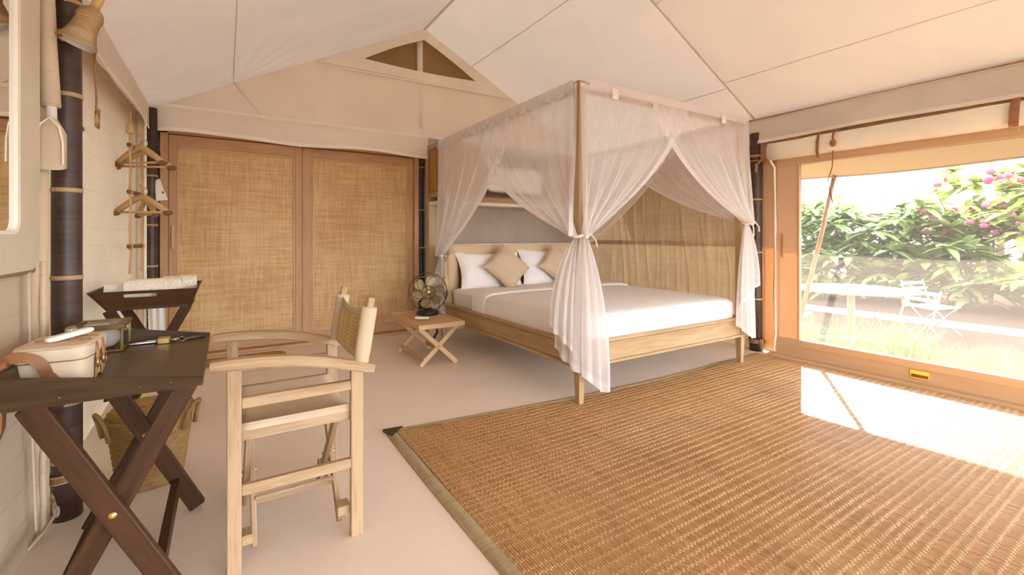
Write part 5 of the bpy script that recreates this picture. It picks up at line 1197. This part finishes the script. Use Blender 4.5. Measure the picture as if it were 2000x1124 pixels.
# awning and prop pole
aw = thing('awning', 'sunlit tan canvas awning outside above the screened opening', 'awning', (4.9, 1.0, 1.7))
def awf(u, v):
    y = lerp(-4.0, 4.6, u); x = lerp(4.46, 5.42, v)
    return (x, y, lerp(2.12, 1.735, v)-0.03*math.sin(PI*v)+0.012*math.sin(u*26)*v)
MB().grid(awf, 60, 8).build('canvas', 'awning', aw, True)
MB().tube([awf(k/30, 1.0) for k in range(31)], 0.012, 8).build('edge_rope', 'awning', aw, True)
pp = thing('prop_pole', 'leaning reddish wooden pole propping the awning', 'pole', (5.35, 2.55, GZ))
MB().tube([(5.40, 2.235, 1.74), (5.37, 2.36, 1.05), (5.34, 2.70, GZ)], 0.022, 12).build('shaft', 'leather_tan', pp, True)
MB().tube([(5.40+0.03*math.cos(a), 2.235, 1.735+0.03*math.sin(a)) for a in [2*PI*k/14 for k in range(14)]], 0.005, 6, (0, 1, 0), loop=True).build('tie_loop', 'cord', pp, True)

M['white_paint'] = plain('white_paint', (0.86, 0.84, 0.80), 0.5, var=0.02)
gt = thing('garden_table', 'round white garden table seen through the screen', 'table', (7.9, 3.05, GZ))
MB().lathe([(0.0005, 0.30), (0.70, 0.30), (0.72, 0.315), (0.70, 0.335), (0.0005, 0.335)], 48, Matrix.Translation((7.9, 3.05, 0))).build('table_top', 'white_paint', gt, True)
MB().tube([(7.9, 3.05, 0.30), (7.9, 3.05, GZ)], 0.05, 14).build('pedestal', 'stand', gt, True)
for k in range(4):
    a = k*PI/2+0.4; MB().beam((7.9, 3.05, GZ+0.06), (7.9+0.4*math.cos(a), 3.05+0.4*math.sin(a), GZ+0.02), 0.06, 0.04).build('foot', 'white_paint', gt)
def gchair(c, yaw, label, back=True):
    c = V(c); R = Matrix.Rotation(yaw, 3, 'Z'); P = lambda x, y, z: c+R @ V((x, y, z))
    o = thing('garden_chair', label, 'chair', c, 'white slatted garden chairs')
    for k in range(5): MB().beam(P(-0.25, -0.18+0.09*k, 0.45), P(0.25, -0.18+0.09*k, 0.45), 0.07, 0.018, (0, 0, 1)).build('seat_slat', 'white_paint', o)
    if back:
        for k in range(3): MB().beam(P(-0.27, -0.26-0.02*k, 0.62+0.09*k), P(0.27, -0.26-0.02*k, 0.62+0.09*k), 0.016, 0.045, (0, 0, 1)).build('back_slat', 'white_paint', o)
        for s_ in (-1, 1): MB().tube([P(s_*0.26, -0.20, 0.45), P(s_*0.26, -0.31, 0.85)], 0.012, 8).build('back_post', 'steel', o)
    for sx in (-1, 1):
        for sy in (-1, 1): MB().tube([P(sx*0.23, sy*0.19, 0.45), P(sx*0.25, -sy*0.22, 0.0)], 0.012, 8).build('leg', 'steel', o)
gchair((7.75, 2.42, GZ), 0.95, 'white slatted garden chair before the round table, back to the tent')
gchair((7.0, 3.45, GZ), 0.2, 'low white garden stool seat at the near side of round table, beside the window post', False)
gchair((9.55, 2.55, GZ), 2.9, 'white slatted garden chair standing alone beyond the round table')

# grass clumps under the window
M['grass'] = None
def leafm(name, c1, c2, tl=0.4):
    t = NT(name); o = t.coords('o'); f = t.noise(o, 3.0, 3); col = t.ramp(f, [(0.3, c1), (0.7, c2)])
    b = t.bsdf(col, 0.5, 0, None, 0.4, out=False); tr = t.n('ShaderNodeBsdfTranslucent'); t.l(col, tr.inputs[0])
    mx = t.n('ShaderNodeMixShader'); mx.inputs[0].default_value = tl; t.l(b, mx.inputs[1]); t.l(tr.outputs[0], mx.inputs[2]); t.l(mx.outputs[0], t.out.inputs[0]); return t.m
M['grass'] = leafm('pale_grass', (0.09, 0.155, 0.04), (0.19, 0.25, 0.085))
M['leaf'] = leafm('bright_leaf', (0.15, 0.25, 0.07), (0.36, 0.43, 0.16))
M['leaf_dark'] = leafm('deep_leaf', (0.12, 0.21, 0.06), (0.31, 0.40, 0.15))
M['leaf_yellow'] = leafm('lime_leaf', (0.24, 0.31, 0.06), (0.45, 0.46, 0.15))
M['petal'] = leafm('magenta_petal', (0.60, 0.10, 0.22), (0.78, 0.22, 0.40))
M['bark'] = plain('bark', (0.30, 0.20, 0.13), 0.9, var=0.2)
def blades(n_, L, wd, rng, spread):
    mb = MB()
    for _ in range(n_):
        a = rng.uniform(0, 2*PI); r0 = rng.uniform(0, 0.10); l_ = L*rng.uniform(0.55, 1.1); out = spread*rng.uniform(0.25, 1.0)
        d = V((math.cos(a), math.sin(a), 0)); sd = V((-d.y, d.x, 0))*wd/2
        pts = []
        for k in range(5):
            t_ = k/4; p = d*(r0+out*t_**1.7)+V((0, 0, l_*(t_-0.25*t_**3*out/spread))); ww = (1-t_*0.92)
            pts += [p-sd*ww, p+sd*ww]
        mb.add(pts, [(2*k, 2*k+1, 2*k+3, 2*k+2) for k in range(4)])
    return mb
rng = random.Random(5)
protos = []
spots = []
for i in range(30):
    y = -0.9+i*0.135+rng.uniform(-0.04, 0.04); x = 4.95+rng.uniform(0, 1.1); spots.append((x, min(y*0.95+0.2+(x-4.9)*0.3, 2.9)))
for i, (x, y) in enumerate(spots):
    if i < 3:
        o = blades(120, 0.78, 0.013, rng, 0.40).build('grass_clump', 'grass', None, False, org=(0, 0, 0)); protos.append(o)
    else:
        o = protos[i % 3].copy(); C.objects.link(o)
    o.location = (x, y, GZ-0.02); o.rotation_euler = (0, 0, rng.uniform(0, 6)); k = rng.uniform(0.75, 1.15); o.scale = (k, k, k)
    tag(o, 'clump of long pale green grass outside along the foot of the screened opening', 'grass clump', 'grass clumps under the opening')

def bush(x, y, h, rad, mat, nl, ll, seed, label, flowers=0, trunk=True):
    r = random.Random(seed); o = thing('garden_bush', label, 'bush', (x, y, GZ), 'garden bushes beyond the kerb')
    mb = MB(); fl2 = MB()
    heads = [(r.uniform(-rad, rad), r.uniform(-rad, rad), h*r.uniform(0.10, 1.0)) for _ in range(max(4, nl//14))]
    for (hx, hy, hz) in heads:
        for _ in range(14):
            a = r.uniform(0, 2*PI); el = r.uniform(-0.25, 0.9); l_ = ll*r.uniform(0.6, 1.2); wd = l_*0.30
            d = V((math.cos(a)*math.cos(el), math.sin(a)*math.cos(el), math.sin(el))); sd = V((-math.sin(a), math.cos(a), 0))
            b = V((x+hx, y+hy, GZ+hz)); pts = []
            for k in range(4):
                t_ = k/3; ww = wd*0.5*math.sin(PI*(0.12+0.86*t_)); p = b+d*(l_*t_)-V((0, 0, l_*0.35*t_*t_)); pts += [p-sd*ww, p+sd*ww]
            mb.add(pts, [(2*k, 2*k+1, 2*k+3, 2*k+2) for k in range(3)])
    mb.build('foliage', mat, o, False, kind='stuff')
    st = MB()
    for k in range(4):
        hx, hy, hz = heads[k]; st.tube([(x+hx*0.2, y+hy*0.2, GZ), (x+hx*0.6, y+hy*0.6, GZ+hz*0.6), (x+hx, y+hy, GZ+hz)], 0.035, 6, scale=[1, 0.7, 0.4])
    st.build('stems', 'bark', o, True)
    if flowers:
        for _ in range(flowers):
            c = V((x+r.uniform(-rad, rad)-0.5, y+r.uniform(-rad, rad)*0.8+0.2*math.sin(_), GZ+h*r.choice((0.55, 0.62, 0.72, 0.9))+r.uniform(-0.1, 0.1)))
            fl2.superell(c, (0.07, 0.07, 0.055), 0.8, 0.9, 8, 6, fn=lambda p: p*(1+0.5*nz(p.x*9+c.x, p.y*9, p.z*9)))
        fl2.build('blossoms', 'petal', o, False, kind='stuff')
bs = [(13.6, 6.9, 2.45, 0.9, 'leaf_dark', 'bushy dark shrub beside the window post in the garden'),
      (13.3, 5.9, 2.5, 0.9, 'leaf', 'broad leaved green shrub just right of the prop pole'),
      (13.8, 5.0, 2.15, 0.9, 'leaf_dark', 'dark broad leaved shrub left of the middle of the opening'),
      (14.2, 4.2, 2.05, 0.8, 'leaf', 'green shrub in the middle of the opening under the far roof'),
      (13.6, 3.6, 2.3, 0.9, 'leaf', 'leafy palm like shrub right of the middle of the opening'),
      (14.4, 2.9, 3.1, 1.0, 'leaf_yellow', 'lime green tall shrub left of the magenta blossoms'),
      (14.8, 2.1, 3.0, 1.0, 'leaf', 'green shrub with magenta blossoms near the right edge'),
      (13.5, 1.3, 3.0, 1.0, 'leaf_yellow', 'lime green shrub at the right edge of the view'),
      (15.2, 7.9, 2.3, 1.0, 'leaf_dark', 'farther dark shrub seen behind the window post'),
      (16.0, 0.4, 3.4, 1.2, 'leaf_yellow', 'tall lime shrub beyond the right edge of the opening')]
for i, (x, y, h, r_, m_, lb) in enumerate(bs):
    bush(x, y, h, r_, m_, 800, 0.56, 20+i, lb, flowers=30 if 'magenta' in lb else 0)
# bare dark tree top right
tt = thing('spreading_tree', 'thin branched tree top against the white sky at upper right', 'tree', (20.5, 3.9, GZ))
MB().tube([(20.5, 3.9, GZ), (20.4, 3.9, 2.4), (20.3, 4.1, 3.6)], 0.12, 8, scale=[1, 0.8, 0.5]).build('trunk', 'bark', tt, True)
r = random.Random(8); tm = MB()
for _ in range(260):
    b = V((20.3+r.uniform(-1, 1), 4.1+r.uniform(-1.2, 1.6), 3.35+r.uniform(-0.3, 0.55))); a = r.uniform(0, 6.28); d = V((math.cos(a), math.sin(a), r.uniform(-0.2, 0.2)))*0.22; sd = V((-d.y, d.x, 0.02))*0.22
    tm.add([b-sd, b+d*0.5-sd*0.3, b+d, b+d*0.5+sd], [(0, 1, 2, 3)])
tm.build('leaves', 'leaf_dark', tt, False, kind='stuff')
# far roof
fr2 = thing('distant_house', 'low grey roof far behind the bushes', 'house', (38, 11.5, GZ))
MB().box((36, 6, GZ), (42, 17, 2.6)).build('walls', 'wall_back', fr2)
MB().prism([(35.2, 5, 2.6), (42.8, 5, 2.6), (39, 5, 3.9)], (0, 13.5, 0)).build('roof', plain('grey_roof', (0.30, 0.27, 0.26), 0.7), fr2)
